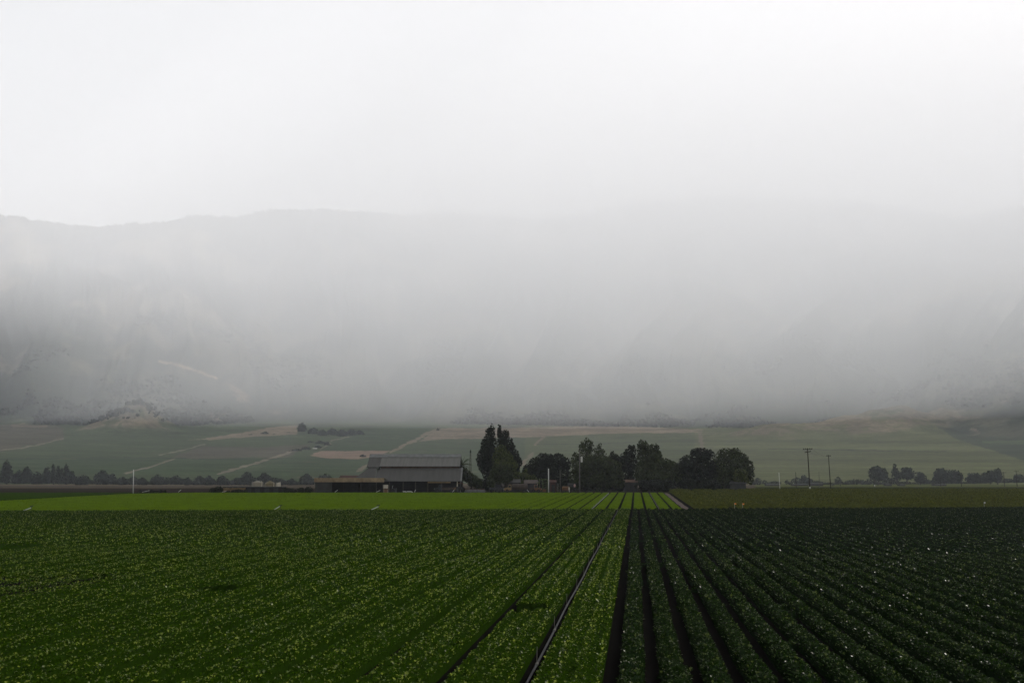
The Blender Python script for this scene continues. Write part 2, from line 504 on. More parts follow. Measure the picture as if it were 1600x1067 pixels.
def leaf_mat(name, colour, share, transl, waxy, thin):
    """matt leaves, a random share made glossier and brighter to stand in for glints"""
    m = mat(name, colour, rough=0.6, spec=0.12, transl=0, island=0.7)
    t = m.node_tree; N = t.nodes.new; L = t.links.new
    b = [n for n in t.nodes if n.type == 'BSDF_PRINCIPLED'][0]
    out = [n for n in t.nodes if n.type == 'OUTPUT_MATERIAL'][0]
    g = N('ShaderNodeNewGeometry')
    mul = N('ShaderNodeMath'); mul.operation = 'MULTIPLY'; mul.inputs[1].default_value = 37.17
    fr = N('ShaderNodeMath'); fr.operation = 'FRACT'
    gt = N('ShaderNodeMath'); gt.operation = 'GREATER_THAN'; gt.inputs[1].default_value = 1 - share
    L(g.outputs['Random Per Island'], mul.inputs[0]); L(mul.outputs[0], fr.inputs[0]); L(fr.outputs[0], gt.inputs[0])
    for sock, a, c in (('Roughness', 0.7, 0.38), ('Specular IOR Level', 0.02, waxy)):
        mr = N('ShaderNodeMapRange'); mr.inputs[3].default_value = a; mr.inputs[4].default_value = c
        L(gt.outputs[0], mr.inputs[0]); L(mr.outputs[0], b.inputs[sock])
    b.inputs['Specular Tint'].default_value = (1.0, 1.0, 0.62, 1)  # yellow of the glints put into the highlight tint
    tr = N('ShaderNodeBsdfTranslucent')
    tm = N('ShaderNodeMix'); tm.data_type = 'RGBA'
    tm.inputs[6].default_value = (colour[0] * 1.3, colour[1] * 1.3, colour[2] * 0.8, 1)
    tm.inputs[7].default_value = (*thin, 1)          # glints put into the colour: this share is brighter when lit through
    L(gt.outputs[0], tm.inputs[0]); L(tm.outputs[2], tr.inputs[0])
    ms = N('ShaderNodeMixShader'); ms.inputs[0].default_value = transl
    L(b.outputs[0], ms.inputs[1]); L(tr.outputs[0], ms.inputs[2]); L(ms.outputs[0], out.inputs[0])
    return m

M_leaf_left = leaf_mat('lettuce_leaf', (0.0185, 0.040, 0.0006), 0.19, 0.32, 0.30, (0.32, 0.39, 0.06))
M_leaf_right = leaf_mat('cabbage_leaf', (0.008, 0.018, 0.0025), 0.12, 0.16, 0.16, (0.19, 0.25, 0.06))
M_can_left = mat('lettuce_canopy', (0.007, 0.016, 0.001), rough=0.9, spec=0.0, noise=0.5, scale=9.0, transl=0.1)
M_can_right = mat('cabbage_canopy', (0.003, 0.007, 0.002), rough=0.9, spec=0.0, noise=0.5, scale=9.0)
M_young = mat('young_crop', (0.074, 0.122, 0.001), rough=0.9, spec=0.0, noise=0.24, scale=0.22, transl=0.25)
M_young_leaf = mat('young_leaf', (0.080, 0.136, 0.001), rough=0.8, spec=0.03, transl=0.35, island=0.4)
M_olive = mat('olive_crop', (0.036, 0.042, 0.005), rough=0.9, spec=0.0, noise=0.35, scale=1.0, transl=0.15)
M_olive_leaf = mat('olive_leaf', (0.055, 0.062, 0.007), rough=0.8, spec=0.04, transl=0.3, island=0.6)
M_dkfield = mat('dark_crop', (0.016, 0.034, 0.002), rough=0.9, spec=0.0, noise=0.3, scale=0.8)

def bed_h(x, x0, pitch, half, h, edge=0.14):
    """height of the crop over the soil across the beds; dips under the soil in the furrows"""
    d = np.abs(np.mod(x - x0 + pitch / 2, pitch) - pitch / 2)      # distance from a furrow centre at x0
    k = np.clip((d - (pitch / 2 - half)) / edge, 0, 1)
    return np.where(d < (pitch / 2 - half), -0.12, -0.12 + (h + 0.12) * np.sqrt(1 - (1 - k) ** 2))

LX0, RX0 = -0.66, 0.36
gaps = [ground_pt(340, 931), ground_pt(328, 929), ground_pt(820, 964), ground_pt(806, 963), ground_pt(835, 963)]
gap_r = [(0.95, 0.5), (0.5, 0.35), (0.8, 0.42), (0.5, 0.3), (0.5, 0.3)]
def gap_mask(x, y):
    m = np.zeros(np.shape(x), bool)
    for p, (a, b) in zip(gaps, gap_r):
        m |= ((x - p[0]) / a) ** 2 + ((y - p[1]) / (b * 2.2)) ** 2 < 1
    return m

def left_h(x, y):
    h = bed_h(x, LX0, 2.03, 0.79, 0.33, 0.13)
    fade = smooth(-46, -22, x)          # far to the left the canopy has closed over the furrows
    h = np.where(h < 0.12, h * fade + (1 - fade) * 0.2, h)
    top = (fbm(x * 2.2, y * 2.2, 3, 5) - 0.5) * 0.14 + (fbm(x * 0.3, y * 0.12, 2, 9) - 0.5) * 0.12
    # four seed lines to a bed
    line = 0.05 * np.cos((x - LX0) * 2 * math.pi / 0.5075)
    h = np.where(h > 0.1, h + top - line + 0.06 * (fbm(x * 0.8, y * 0.5, 2, 23) - 0.5), h)
    # patches where the stand is thin along some furrow edges
    return np.where(gap_mask(x, y), -0.1, h)

def right_h(x, y):
    wob = 0.10 * (fbm(y * 0.35, np.floor((x - RX0) / 1.016), 2, 3) - 0.5)
    h = bed_h(x + wob, RX0, 1.016, 0.33, 0.34, 0.22)
    # here and there two plants close the furrow
    bridge = fbm(x * 1.1, y * 0.9, 2, 14)
    h = np.where((h < 0.05) & (bridge > 0.80), 0.16, h)
    top = (fbm(x * 2.6, y * 2.6, 3, 15) - 0.5) * 0.18 + (fbm(x * 0.25, y * 0.12, 2, 19) - 0.5) * 0.12
    return np.where(h > 0.05, h + top, h)

def field_grid(name, xs, ys, hfun, m, keep=None, zoff=0.0, label=None):
    XX, YY = np.meshgrid(xs, ys)
    H = hfun(XX, YY)
    ZZ = gz(XX, YY) + H + zoff
    f = grid_faces(len(ys), len(xs))
    vx, vy = XX.ravel(), YY.ravel()
    fx = vx[f].mean(1); fy = vy[f].mean(1)
    k = np.ones(len(f), bool) if keep is None else keep(fx, fy)
    hh = H.ravel()[f].max(1)
    k &= hh > -0.05
    f = f[k]
    used = np.unique(f)
    re = np.full(vx.size, -1); re[used] = np.arange(used.size)
    v = np.stack([vx, vy, ZZ.ravel()], -1)[used]
    return v, re[f]

def in_view(x, y, margin=0.06):
    f = x * FW[0] + y * FW[1]; r = x * RT[0] + y * RT[1]
    return (f > 14) & (np.abs(r) < f * (0.516 + margin) + 3.0)

def leaves(n, xa, xb, ya, yb, keep, hfun, size, flat=(15, 65), lift=0.02, big=False, lines=None, up=0.0, hmin=0.05):
    x = RS.uniform(xa, xb, n); y = RS.uniform(ya, yb, n)
    k = keep(x, y); x, y = x[k], y[k]
    e = 0.06
    h = hfun(x, y)
    k = h > hmin
    if lines is not None:        # fewer leaves between the seed lines
        k &= RS.rand(x.size) < 0.25 + 0.75 * smooth(-0.5, 0.6, -np.cos((x - lines) * 2 * math.pi / 0.5075))
    x, y, h = x[k], y[k], h[k]
    gx = (hfun(x + e, y) - hfun(x - e, y)) / (2 * e)
    gx = np.clip(gx, -1.2, 1.2)
    n = x.size
    # the leaf: base point, direction it points (outwards and up), width direction
    th = RS.uniform(0, 2 * math.pi, n)
    el = np.radians(RS.uniform(flat[0], flat[1], n))
    d = np.stack([np.cos(th) * np.cos(el) - 0.5 * gx * 0.5, np.sin(th) * np.cos(el), np.sin(el)], -1)
    d /= np.linalg.norm(d, axis=1)[:, None]
    w = np.stack([-np.sin(th), np.cos(th), RS.uniform(-0.3, 0.3, n)], -1)
    w /= np.linalg.norm(w, axis=1)[:, None]
    L = RS.uniform(size[0], size[1], n)[:, None]; Wd = L * RS.uniform(0.5, 0.8, n)[:, None]
    p = np.stack([x, y, gz(x, y) + h - lift * RS.uniform(0.3, 1.5, n) + up * RS.uniform(0, 1, n)], -1)
    nrm = np.cross(d, w)
    mid = p + d * L * 0.55 - np.array([0, 0, 0])
    tip = p + d * L * 0.95 - np.array([0, 0, 1]) * L * RS.uniform(0.05, 0.35, n)[:, None]
    if big:   # base, two shoulders, tip, with a folded midrib: 2 quads
        a = p; b1 = mid + w * Wd * 0.5 + nrm * Wd * 0.12; b2 = mid - w * Wd * 0.5 + nrm * Wd * 0.12
        m0 = mid
        v = np.stack([a, b1, tip, m0, b2], 1).reshape(-1, 3)
        i = np.arange(n)[:, None] * 5
        f = np.concatenate([i + np.array([[0, 1, 2, 3]]), i + np.array([[0, 3, 2, 4]])], 0)
    else:
        a = p; b1 = mid + w * Wd * 0.5; b2 = mid - w * Wd * 0.5
        v = np.stack([a, b1, tip, b2], 1).reshape(-1, 3)
        f = np.arange(n)[:, None] * 4 + np.array([[0, 1, 2, 3]])
    return v, f

def join(parts):
    vs, fs, o = [], [], 0
    for v, f in parts:
        vs.append(v); fs.append(f + o); o += len(v)
    return np.concatenate(vs), np.concatenate(fs)

def crop(name, canopy, leafy, m_can, m_leaf):
    """one field's crop as one object: closed canopy with loose leaves over it"""
    v, f = join(canopy); n0 = len(f)
    if leafy:
        v2, f2 = join(leafy)
        f = np.concatenate([f, f2 + len(v)]); v = np.concatenate([v, v2])
    o = np_mesh(name, v, f, m_can)
    o.data.materials.append(m_leaf)
    mi = np.zeros(len(f), np.int32); mi[n0:] = 1
    o.data.polygons.foreach_set('material_index', mi)
    sm = np.zeros(len(f), bool); sm[:n0] = True
    o.data.polygons.foreach_set('use_smooth', sm)
    return tag(o, kind='stuff')

def ygrid(a, b, s0, s1):
    ys = [a]
    while ys[-1] < b:
        t = (ys[-1] - a) / (b - a)
        ys.append(ys[-1] + s0 + (s1 - s0) * t)
    return np.array(ys)

NEAR_GAP = 4.5
left_keep = lambda x, y: in_view(x, y) & (y < lane_y(x) - NEAR_GAP) & (x < LX0 - 0.05)
right_keep = lambda x, y: in_view(x, y) & (y < lane_y(x) - 1.5) & (x > LX0 + 0.05)

def profile_xs(x0, pitch, offs, a, b):
    ks = np.arange(math.floor((a - x0) / pitch), math.ceil((b - x0) / pitch) + 1)
    xs = (x0 + ks[:, None] * pitch + np.array(offs)[None, :]).ravel()
    return np.unique(xs[(xs > a) & (xs < b)])

can = []
offsL = [0.0, 0.16, 0.205, 0.23, 0.27, 0.25, 0.34, 0.45, 0.58, 0.72, 0.87, 1.015, 1.16, 1.31, 1.45, 1.58, 1.69, 1.76, 1.80, 1.825, 1.87]
can.append(field_grid('l', profile_xs(LX0, 2.03, offsL, -24, LX0 + 0.01), ygrid(15, 48, 0.14, 0.28), left_h, None, lambda x, y: left_keep(x, y) & (y < 47.5)))
can.append(field_grid('l', profile_xs(LX0, 2.03, offsL[::2] + [1.825], -100, LX0 + 0.01), ygrid(47.5, 165, 0.3, 1.2), left_h, None, lambda x, y: left_keep(x, y) & (y > 47.5)))
lv = [leaves(185000, -24, LX0, 15, 36, left_keep, left_h, (0.055, 0.115), big=True, flat=(20, 80), lines=LX0, hmin=0.19),
      leaves(290000, -40, LX0, 36, 66, left_keep, left_h, (0.07, 0.13), flat=(20, 80), lines=LX0, hmin=0.19),
      leaves(380000, -95, LX0, 66, 165, left_keep, left_h, (0.12, 0.22), flat=(30, 85), hmin=0.10)]
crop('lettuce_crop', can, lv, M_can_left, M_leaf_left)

can = []
offsR = [0.0, 0.16, 0.19, 0.22, 0.28, 0.36, 0.44, 0.508, 0.58, 0.66, 0.74, 0.80, 0.83, 0.86]
can.append(field_grid('r', profile_xs(RX0, 1.016, offsR, LX0 + 0.1, 22), ygrid(15, 48, 0.14, 0.28), right_h, None, lambda x, y: right_keep(x, y) & (y < 47.5)))
can.append(field_grid('r', profile_xs(RX0, 1.016, offsR[::2] + [0.84], LX0 + 0.1, 112), ygrid(47.5, 170, 0.3, 1.2), right_h, None, lambda x, y: right_keep(x, y) & (y > 47.5)))
lv = [leaves(140000, LX0, 24, 15, 36, right_keep, right_h, (0.06, 0.12), big=True, flat=(20, 80)),
      leaves(190000, LX0, 40, 36, 66, right_keep, right_h, (0.075, 0.14), flat=(20, 80)),
      leaves(260000, LX0, 112, 66, 170, right_keep, right_h, (0.12, 0.22))]
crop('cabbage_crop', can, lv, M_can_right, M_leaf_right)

# bright young crop behind the lane, on wide beds
e0, e1, e2, e3 = ground_pt(-60, 786), ground_pt(0, 783), ground_pt(200, 771.8), ground_pt(300, 770.2)
fr = 262.0
def bright_far(x, y):
    """True in front of the far edge of the bright field"""
    D = x * FW[0] + y * FW[1]; s = x * RT[0] + y * RT[1]
    def d_of(p): return p[0] * FW[0] + p[1] * FW[1], p[0] * RT[0] + p[1] * RT[1]
    pts = [d_of(p) for p in (e0, e1, e2, e3)]
    lim = np.interp(s, [p[1] for p in pts], [min(p[0], fr) for p in pts])
    return D < np.where(s > pts[-1][1], fr, lim)
BX0, BXR = -0.6, 7.0
def bright_h(x, y):
    h = bed_h(x, BX0, 2.03, 0.83, 0.14, 0.2)
    fade = smooth(-85, -30, x)
    h = np.where(h < 0.04, h * fade + (1 - fade) * 0.08, h)
    return np.where(h > 0.03, h + (fbm(x * 1.3, y * 0.7, 3, 41) - 0.5) * 0.07, h)
bkeep = lambda x, y: in_view(x, y) & (y > lane_y(x) + 1.0) & bright_far(x, y) & (x < BXR)
xs = profile_xs(BX0, 2.03, [0.0, 0.17, 0.21, 0.3, 0.6, 1.0, 1.4, 1.73, 1.82, 1.87], -165, BXR + 0.1)
can = [field_grid('b', xs, ygrid(118, 275, 0.9, 1.3), bright_h, None, bkeep)]
lv = [leaves(150000, -165, BXR, 118, 275, bkeep, bright_h, (0.10, 0.2))]
crop('young_crop', can, lv, M_young, M_young_leaf)

# dark green corner behind the bright field on the left
dk = lambda x, y: in_view(x, y) & ~bright_far(x - 0.5, y - 3.0) & (x * FW[0] + y * FW[1] < 258) & (x < -70)
can = [field_grid('d', np.arange(-175, -70, 0.5), ygrid(150, 285, 1.0, 1.2), lambda x, y: 0.22 + (fbm(x * 1.1, y * 0.8, 3, 44) - 0.5) * 0.2, None, dk)]
crop('dark_crop', can, None, M_dkfield, M_dkfield)

# olive brown crop on the right, in broad blocks parted by tractor lanes
OX0 = 8.9
def olive_h(x, y):
    h = bed_h(x, OX0, 6.1, 2.65, 0.55, 0.5)
    h2 = 0.12 * np.abs(np.sin((x - OX0) * math.pi / 1.016))
    fade = smooth(75, 30, x)
    h = np.where(h < 0.1, h * fade + (1 - fade) * 0.3, h)
    h = np.where(h > 0.05, h + h2 + (fbm(x * 0.9, y * 0.8, 3, 47) - 0.5) * 0.35, h)
    return np.where(h > 0, h * smooth(1.0, 7.0, y - lane_y(x)), h)
okeep = lambda x, y: in_view(x, y) & (y > lane_y(x) + 2.0) & (x * FW[0] + y * FW[1] < 300 + 0.0 * x) & (x > OX0)
can = [field_grid('o', np.arange(OX0, 190, 0.42), ygrid(135, 325, 0.8, 1.6), olive_h, None, okeep)]
lv = [leaves(230000, OX0, 190, 135, 325, okeep, olive_h, (0.16, 0.34), up=0.1)]
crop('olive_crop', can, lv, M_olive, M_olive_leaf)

# dirt path between the bright field and the olive crop
M_path = mat('path_dirt', (0.055, 0.034, 0.026), noise=0.25, scale=0.8, bump=0.4)
ys = np.arange(float(lane_y(7.8)) + 1, 262, 3.0)
w_ = 0.9
v = []
for y in ys:
    for k, dx in enumerate((7.25, 7.75, 8.25)):
        v.append((dx + 0.05 * math.sin(y * 0.3 + k), y, float(gz(dx, y)) + 0.03 + 0.05 * (k == 1)))
o = np_mesh('path', v, grid_faces(len(ys), 3), M_path, smooth_shade=True)
tag(o, kind='structure')
# ------------------------------------------------------------------ mesh building
class MB:
    def __init__(self): self.v = []; self.f = []
    def add(self, v, f):
        o = len(self.v); self.v += [tuple(p) for p in v]; self.f += [tuple(i + o for i in q) for q in f]
        return self
    def box(self, x0, x1, y0, y1, z0, z1):
        v = [(x0, y0, z0), (x1, y0, z0), (x1, y1, z0), (x0, y1, z0), (x0, y0, z1), (x1, y0, z1), (x1, y1, z1), (x0, y1, z1)]
        return self.add(v, [(0, 3, 2, 1), (4, 5, 6, 7), (0, 1, 5, 4), (1, 2, 6, 5), (2, 3, 7, 6), (3, 0, 4, 7)])
    def tube(self, pts, rads, n=8, cap=True):
        pts = [Vector(p) for p in pts]
        if not hasattr(rads, '__len__'): rads = [rads] * len(pts)
        v = []; f = []
        for i, p in enumerate(pts):
            d = (pts[min(i + 1, len(pts) - 1)] - pts[max(i - 1, 0)]).normalized()
            a = d.orthogonal().normalized() if abs(d.z) > 0.9 else d.cross(Vector((0, 0, 1))).normalized()
            b = d.cross(a).normalized()
            for k in range(n):
                t = 2 * math.pi * k / n
                v.append(p + (a * math.cos(t) + b * math.sin(t)) * rads[i])
        for i in range(len(pts) - 1):
            for k in range(n):
                f.append((i * n + k, i * n + (k + 1) % n, (i + 1) * n + (k + 1) % n, (i + 1) * n + k))
        if cap:
            f.append(tuple(range(n))[::-1]); f.append(tuple(range((len(pts) - 1) * n, len(pts) * n)))
        return self.add(v, f)
    def sheet(self, a, b, c, d, t):
        """a slab of thickness t under the quad a b c d"""
        q = [Vector(p) for p in (a, b, c, d)]
        n = (q[1] - q[0]).cross(q[3] - q[0]).normalized()
        v = q + [p - n * t for p in q]
        return self.add(v, [(0, 1, 2, 3), (7, 6, 5, 4), (0, 4, 5, 1), (1, 5, 6, 2), (2, 6, 7, 3), (3, 7, 4, 0)])
    def prism(self, prof, y0, y1):
        """extrude an (x, z) outline along y"""
        n = len(prof)
        v = [(x, y0, z) for x, z in prof] + [(x, y1, z) for x, z in prof]
        return self.add(v, [tuple(range(n)), tuple(range(2 * n - 1, n - 1, -1))] + [((i + 1) % n, i, n + i, n + (i + 1) % n) for i in range(n)])
    def build(self, name, m, parent=None, smooth_shade=False):
        me = bpy.data.meshes.new(name)
        me.from_pydata([tuple(p) for p in self.v], [], self.f); me.update()
        if smooth_shade:
            for p in me.polygons: p.use_smooth = True
        me.materials.append(m)
        o = bpy.data.objects.new(name, me); col.objects.link(o)
        if parent: o.parent = parent
        return o

def thing(name, label, cat, px, D, group=None, py=None, turn=0.0):
    """Empty standing on the ground where photo column px is, D metres ahead"""
    p = at(px, 765, D)
    p[2] = float(gz(p[0], p[1]))
    return tag(empty(name, p, YAW + turn), label, cat, group)

def LX(px, D, o):
    """local x of photo column px seen at distance D, for a thing o"""
    p = at(px, 760, D)
    return float((p[0] - o.location.x) * RT[0] + (p[1] - o.location.y) * RT[1])
def LZ(py, D, o): return float(at(800, py, D)[2] - o.location.z)

M_tin = mat('weathered_tin', (0.098, 0.097, 0.089), rough=0.7, metal=0.0, noise=0.17, scale=1.0, spec=0.1, wave=(2.2, 'X', 0.6), stretch=(1.6, 0.12, 0.12))
M_tin2 = mat('darker_tin', (0.060, 0.059, 0.055), rough=0.75, noise=0.15, scale=1.0, spec=0.08, wave=(2.2, 'X', 0.6), stretch=(1.3, 0.12, 0.12))  # tin in a darker tone than the upper roof
M_tinl = mat('pale_tin', (0.105, 0.108, 0.105), rough=0.7, noise=0.25, scale=0.7, spec=0.1)
M_rust = mat('rusty_band', (0.085, 0.055, 0.040), rough=0.9, noise=0.5, scale=0.6)
M_wood = mat('dark_boards', (0.013, 0.012, 0.011), rough=0.95, noise=0.4, scale=1.5, spec=0.1)
M_post = mat('old_post', (0.045, 0.038, 0.03), rough=0.95, noise=0.3, scale=2.0, spec=0.1)
M_tanb = mat('tan_boards', (0.17, 0.12, 0.062), rough=0.9, noise=0.35, scale=0.8, spec=0.1)
M_fascia = mat('tan_fascia', (0.20, 0.15, 0.092), rough=0.9, noise=0.4, scale=0.5, spec=0.1)
M_pale = mat('pale_paint', (0.36, 0.33, 0.26), rough=0.6, noise=0.12, scale=1.0)
M_white = mat('white_paint', (0.42, 0.42, 0.39), rough=0.5, noise=0.08, scale=3.0)
M_tank = mat('cream_tank', (0.17, 0.155, 0.115), rough=0.6, noise=0.15, scale=0.8)
M_tank2 = mat('olive_tank', (0.11, 0.092, 0.052), rough=0.7, noise=0.25, scale=0.8)
M_orange = mat('orange_paint', (0.095, 0.05, 0.022), rough=0.6, noise=0.3, scale=1.2)
M_pink = mat('faded_pink_paint', (0.30, 0.20, 0.17), rough=0.55, noise=0.2, scale=1.0)
M_brownp = mat('brown_paint', (0.042, 0.031, 0.024), rough=0.6, noise=0.4, scale=0.7)
M_dark = mat('dark_paint', (0.022, 0.023, 0.024), rough=0.55, noise=0.3, scale=1.0)
M_grey = mat('grey_paint', (0.03, 0.03, 0.029), rough=0.7, noise=0.25, scale=0.8)
M_greenp = mat('green_paint', (0.075, 0.10, 0.035), rough=0.6, noise=0.2, scale=1.0)
M_tyre = mat('tyre_rubber', (0.012, 0.012, 0.012), rough=0.9, noise=0.2, scale=3.0)
M_glass = mat('vehicle_glass', (0.02, 0.024, 0.026), rough=0.15, spec=0.6)
M_pipe = mat('dark_pipe', (0.015, 0.015, 0.017), rough=0.7, spec=0.10, noise=0.3, scale=2.0)
M_alu = mat('dull_aluminium', (0.15, 0.155, 0.15), rough=0.6, spec=0.2, noise=0.2, scale=2.0)
M_pole = mat('creosote_pole', (0.028, 0.024, 0.020), rough=0.95, noise=0.4, scale=2.0)
M_polel = mat('bleached_pole', (0.085, 0.08, 0.07), rough=0.95, noise=0.3, scale=2.0)
M_bark = mat('bark', (0.035, 0.030, 0.024), rough=0.95, noise=0.4, scale=2.0, spec=0.1)
M_redw = mat('dull_red_boards', (0.050, 0.027, 0.022), rough=0.9, noise=0.3, scale=1.0, spec=0.1)

# ------------------------------------------------------------------ barn
D = 276.0
barn = thing('barn', 'long grey tin barn with a raised centre roof over lower side roofs', 'barn', 646, D)
X_ = lambda px: LX(px, D, barn)
Z_ = lambda py: LZ(py, D, barn)
xl, xm, xr = X_(573.2), X_(593), X_(718.5)
zr, ze, zc, zl = Z_(709.8), Z_(728.3), Z_(731.2), Z_(751.5)
xr2 = X_(720.5)
m = MB()
m.sheet((xm + 0.02, -0.6, ze), (xr, -0.6, ze), (xr, 5.2, zr), (xm + 0.02, 5.2, zr), 0.10)
m.sheet((xr, 11.0, ze), (xm + 0.02, 11.0, ze), (xm + 0.02, 5.24, zr), (xr, 5.24, zr), 0.10)
m.build('roof', M_tin, barn)
m = MB()
m.sheet((xl, -1.0, ze - 0.25), (xm, -1.0, ze - 0.25), (xm, 5.2, zr + 0.06), (xl, 5.2, zr + 0.06), 0.10)
m.sheet((xm, 11.2, ze - 0.25), (xl, 11.2, ze - 0.25), (xl, 5.24, zr + 0.06), (xm, 5.24, zr + 0.06), 0.10)
m.build('end_roof', M_tin2, barn)
m = MB()          # ridge ventilator along the top
m.sheet((xl - 0.05, 3.7, zr - 0.72), (xr + 0.05, 3.7, zr - 0.72), (xr + 0.05, 5.22, zr + 0.22), (xl - 0.05, 5.22, zr + 0.22), 0.08)
m.sheet((xr + 0.05, 6.7, zr - 0.72), (xl - 0.05, 6.7, zr - 0.72), (xl - 0.05, 5.26, zr + 0.22), (xr + 0.05, 5.26, zr + 0.22), 0.08)
m.build('ridge_cap', M_tinl, barn)
m = MB(); m.box(xm + 0.3, xr - 0.25, -0.05, 0.10, zc - 0.6, ze + 0.1)
m.box(xm + 0.3, xr - 0.25, 10.4, 10.55, zc - 0.6, ze + 0.1)
m.build('clerestory_wall', M_rust, barn)
MB().box(xm - 0.10, xm + 0.10, -1.06, -0.62, zc - 0.3, ze - 0.2).build('seam_post', M_wood, barn)
for x in (xl + 0.35, xr - 0.35):          # gable ends of the raised part
    m = MB(); m.prism([(x - 0.06, zc - 0.8), (x + 0.06, zc - 0.8), (x + 0.06, ze + 0.05), (x - 0.06, ze + 0.05)], 0.1, 10.4)
    m.add([(x, 0.1, ze), (x, 10.4, ze), (x, 5.22, zr - 0.15)], [(0, 1, 2)])
    m.build('gable_wall', M_wood, barn)
xb = X_(553)
m = MB()          # low front roof, hipped round the left end
m.sheet((xm - 0.6, -5.6, zl), (xr2, -5.6, zl), (xr2, -0.06, zc), (xm - 0.6, -0.06, zc), 0.10)
m.sheet((xr2, 16.0, zl), (xm - 0.6, 16.0, zl), (xm - 0.6, 10.56, zc), (xr2, 10.56, zc), 0.10)
m.build('lower_roof', M_tin2, barn)
m = MB()
a = (X_(576), -0.9, ze - 0.42); b = (X_(576), 11.0, ze - 0.42)
m.sheet((xb, -5.75, zl - 0.05), (xm - 0.62, -5.75, zl - 0.05), (xm - 0.62, -0.9, ze - 0.42), (a[0], -0.9, ze - 0.42), 0.08)
m.sheet((xb, 16.1, zl - 0.05), (xb, -5.78, zl - 0.05), a, b, 0.08)
m.build('hip_roof', M_tin2, barn)
m = MB(); m.prism([(xr2 + 0.02, 0), (xr2 + 0.16, 0), (xr2 + 0.16, 0.35), (xr2 + 0.02, 0.35)], 0, 0.01)
m = MB(); m.sheet((xr2 + 0.02, -5.7, zl + 0.05), (xr2 + 0.45, -5.7, zl + 0.05), (xr2 + 0.45, 0.0, zc + 0.2), (xr2 + 0.02, 0.0, zc + 0.2), 0.3)
m.build('barge_board', M_tinl, barn)  # lit strip of the roof edge put into its paler colour
m = MB(); m.box(X_(671), X_(706), -5.5, -5.3, zl - 0.45, zl - 0.18)
m.build('sunlit_beam', M_tanb, barn)  # sunlight under the eave put into the tan colour of this stretch
for px in (567, 592, 612, 633, 652, 671, 692, 716):
    mm = MB().box(X_(px) - 0.11, X_(px) + 0.11, -5.3, -5.08, -0.1, zl - 0.02)
    mm.build('post', M_pale if px == 716 else M_post, barn)
m = MB(); m.box(xm, xr - 0.3, 2.6, 2.75, -0.1, zc - 0.7); m.box(X_(590), X_(640), -1.0, -0.85, -0.1, 1.6)
m.box(X_(566), X_(566) + 0.15, -4.6, 10, -0.1, zl - 0.1); m.box(xr - 0.3, xr - 0.15, 2.75, 14, -0.1, zl + 0.1)
m.build('wall', M_wood, barn)

# ------------------------------------------------------------------ open shed in front of the barn
D = 266.0
shed = thing('open_shed', 'low flat shed with a tan fascia and a dark open front left of the barn', 'shed', 547, D)
X_ = lambda px: LX(px, D, shed)
Z_ = lambda py: LZ(py, D, shed)
z1, z0 = Z_(746.6), Z_(753)
MB().box(X_(490.5), X_(600), 0.0, 0.18, z0, z1).build('fascia', M_fascia, shed)
MB().sheet((X_(490.6), 0.19, z1 - 0.06), (X_(599.9), 0.19, z1 - 0.06), (X_(599.9), 8.5, z1 - 0.25), (X_(490.6), 8.5, z1 - 0.25), 0.12).build('roof', M_rust, shed)
MB().box(X_(492), X_(518), 0.3, 0.42, -0.1, z0).build('front_wall', M_grey, shed)
m = MB(); m.box(X_(492), X_(598), 8.2, 8.32, -0.1, z0 - 0.05); m.box(X_(492), X_(492) + 0.12, 0.45, 8.2, -0.1, z0 - 0.05)
m.build('wall', M_wood, shed)
for px in (536, 556, 577, 597.5):
    MB().box(X_(px) - 0.09, X_(px) + 0.09, 0.3, 0.48, -0.1, z0 - 0.02).build('post', M_wood, shed)
# crates standing against its right end
for k, (zz, hh, lab) in enumerate(((0.0, 1.05, 'weathered orange and cream field bin at the bottom of the stack beside the open shed'),
                                    (1.06, 1.05, 'weathered cream field bin on top of the stack beside the open shed'))):
    t = thing('field_bin', lab, 'crate', 601.8, 266.6, 'field bins stacked by the shed', turn=0.5)
    t.location.z += zz
    m = MB()
    for y in (-0.55, 0.5):
        for i in range(4): m.box(-0.55, 0.55, y, y + 0.05, 0.08 + i * 0.235, 0.08 + i * 0.235 + 0.215)
    for x in (-0.55, 0.5):
        for i in range(4): m.box(x, x + 0.05, -0.49, 0.49, 0.08 + i * 0.235, 0.08 + i * 0.235 + 0.215)
    m.box(-0.5, 0.5, -0.49, 0.49, 0.08, 0.12)
    m.build('boards', M_orange if k == 0 else M_pale, t)
    for x in (-0.62, 0.56):
        for y in (-0.6, 0.52): MB().box(x, x + 0.06, y, y + 0.08, 0.0, 1.02).build('corner_post', M_pale, t)

# ------------------------------------------------------------------ low dark shed and tanks on the left
D = 264.0
low = thing('low_barn', 'long low dark building with tan boards on its left third', 'shed', 395, D)
X_ = lambda px: LX(px, D, low)
Z_ = lambda py: LZ(py, D, low)
zt = Z_(760.2)
MB().box(X_(348.6), X_(441), -0.3, 5.2, zt - 0.16, zt).build('roof', M_dark, low)
m = MB()
x = X_(349.4); i = 0
while x < X_(382):
    w = rnd.uniform(0.22, 0.4)
    m.box(x, x + w - 0.02, 0.0 + rnd.uniform(0, 0.04), 0.10, rnd.uniform(-0.1, 0.12), zt - 0.18 - rnd.uniform(0, 0.12)); x += w
m.build('tan_siding', M_tanb, low)
m = MB(); m.box(X_(382.2), X_(440.5), 0.05, 0.2, -0.1, zt - 0.17); m.box(X_(349.5), X_(440.5), 4.9, 5.1, -0.1, zt - 0.17)
m.box(X_(349.3), X_(349.3) + 0.15, 0.12, 4.88, -0.1, zt - 0.17); m.box(X_(440.2), X_(440.2) + 0.15, 0.22, 4.88, -0.1, zt - 0.17)
m.build('wall', M_wood, low)
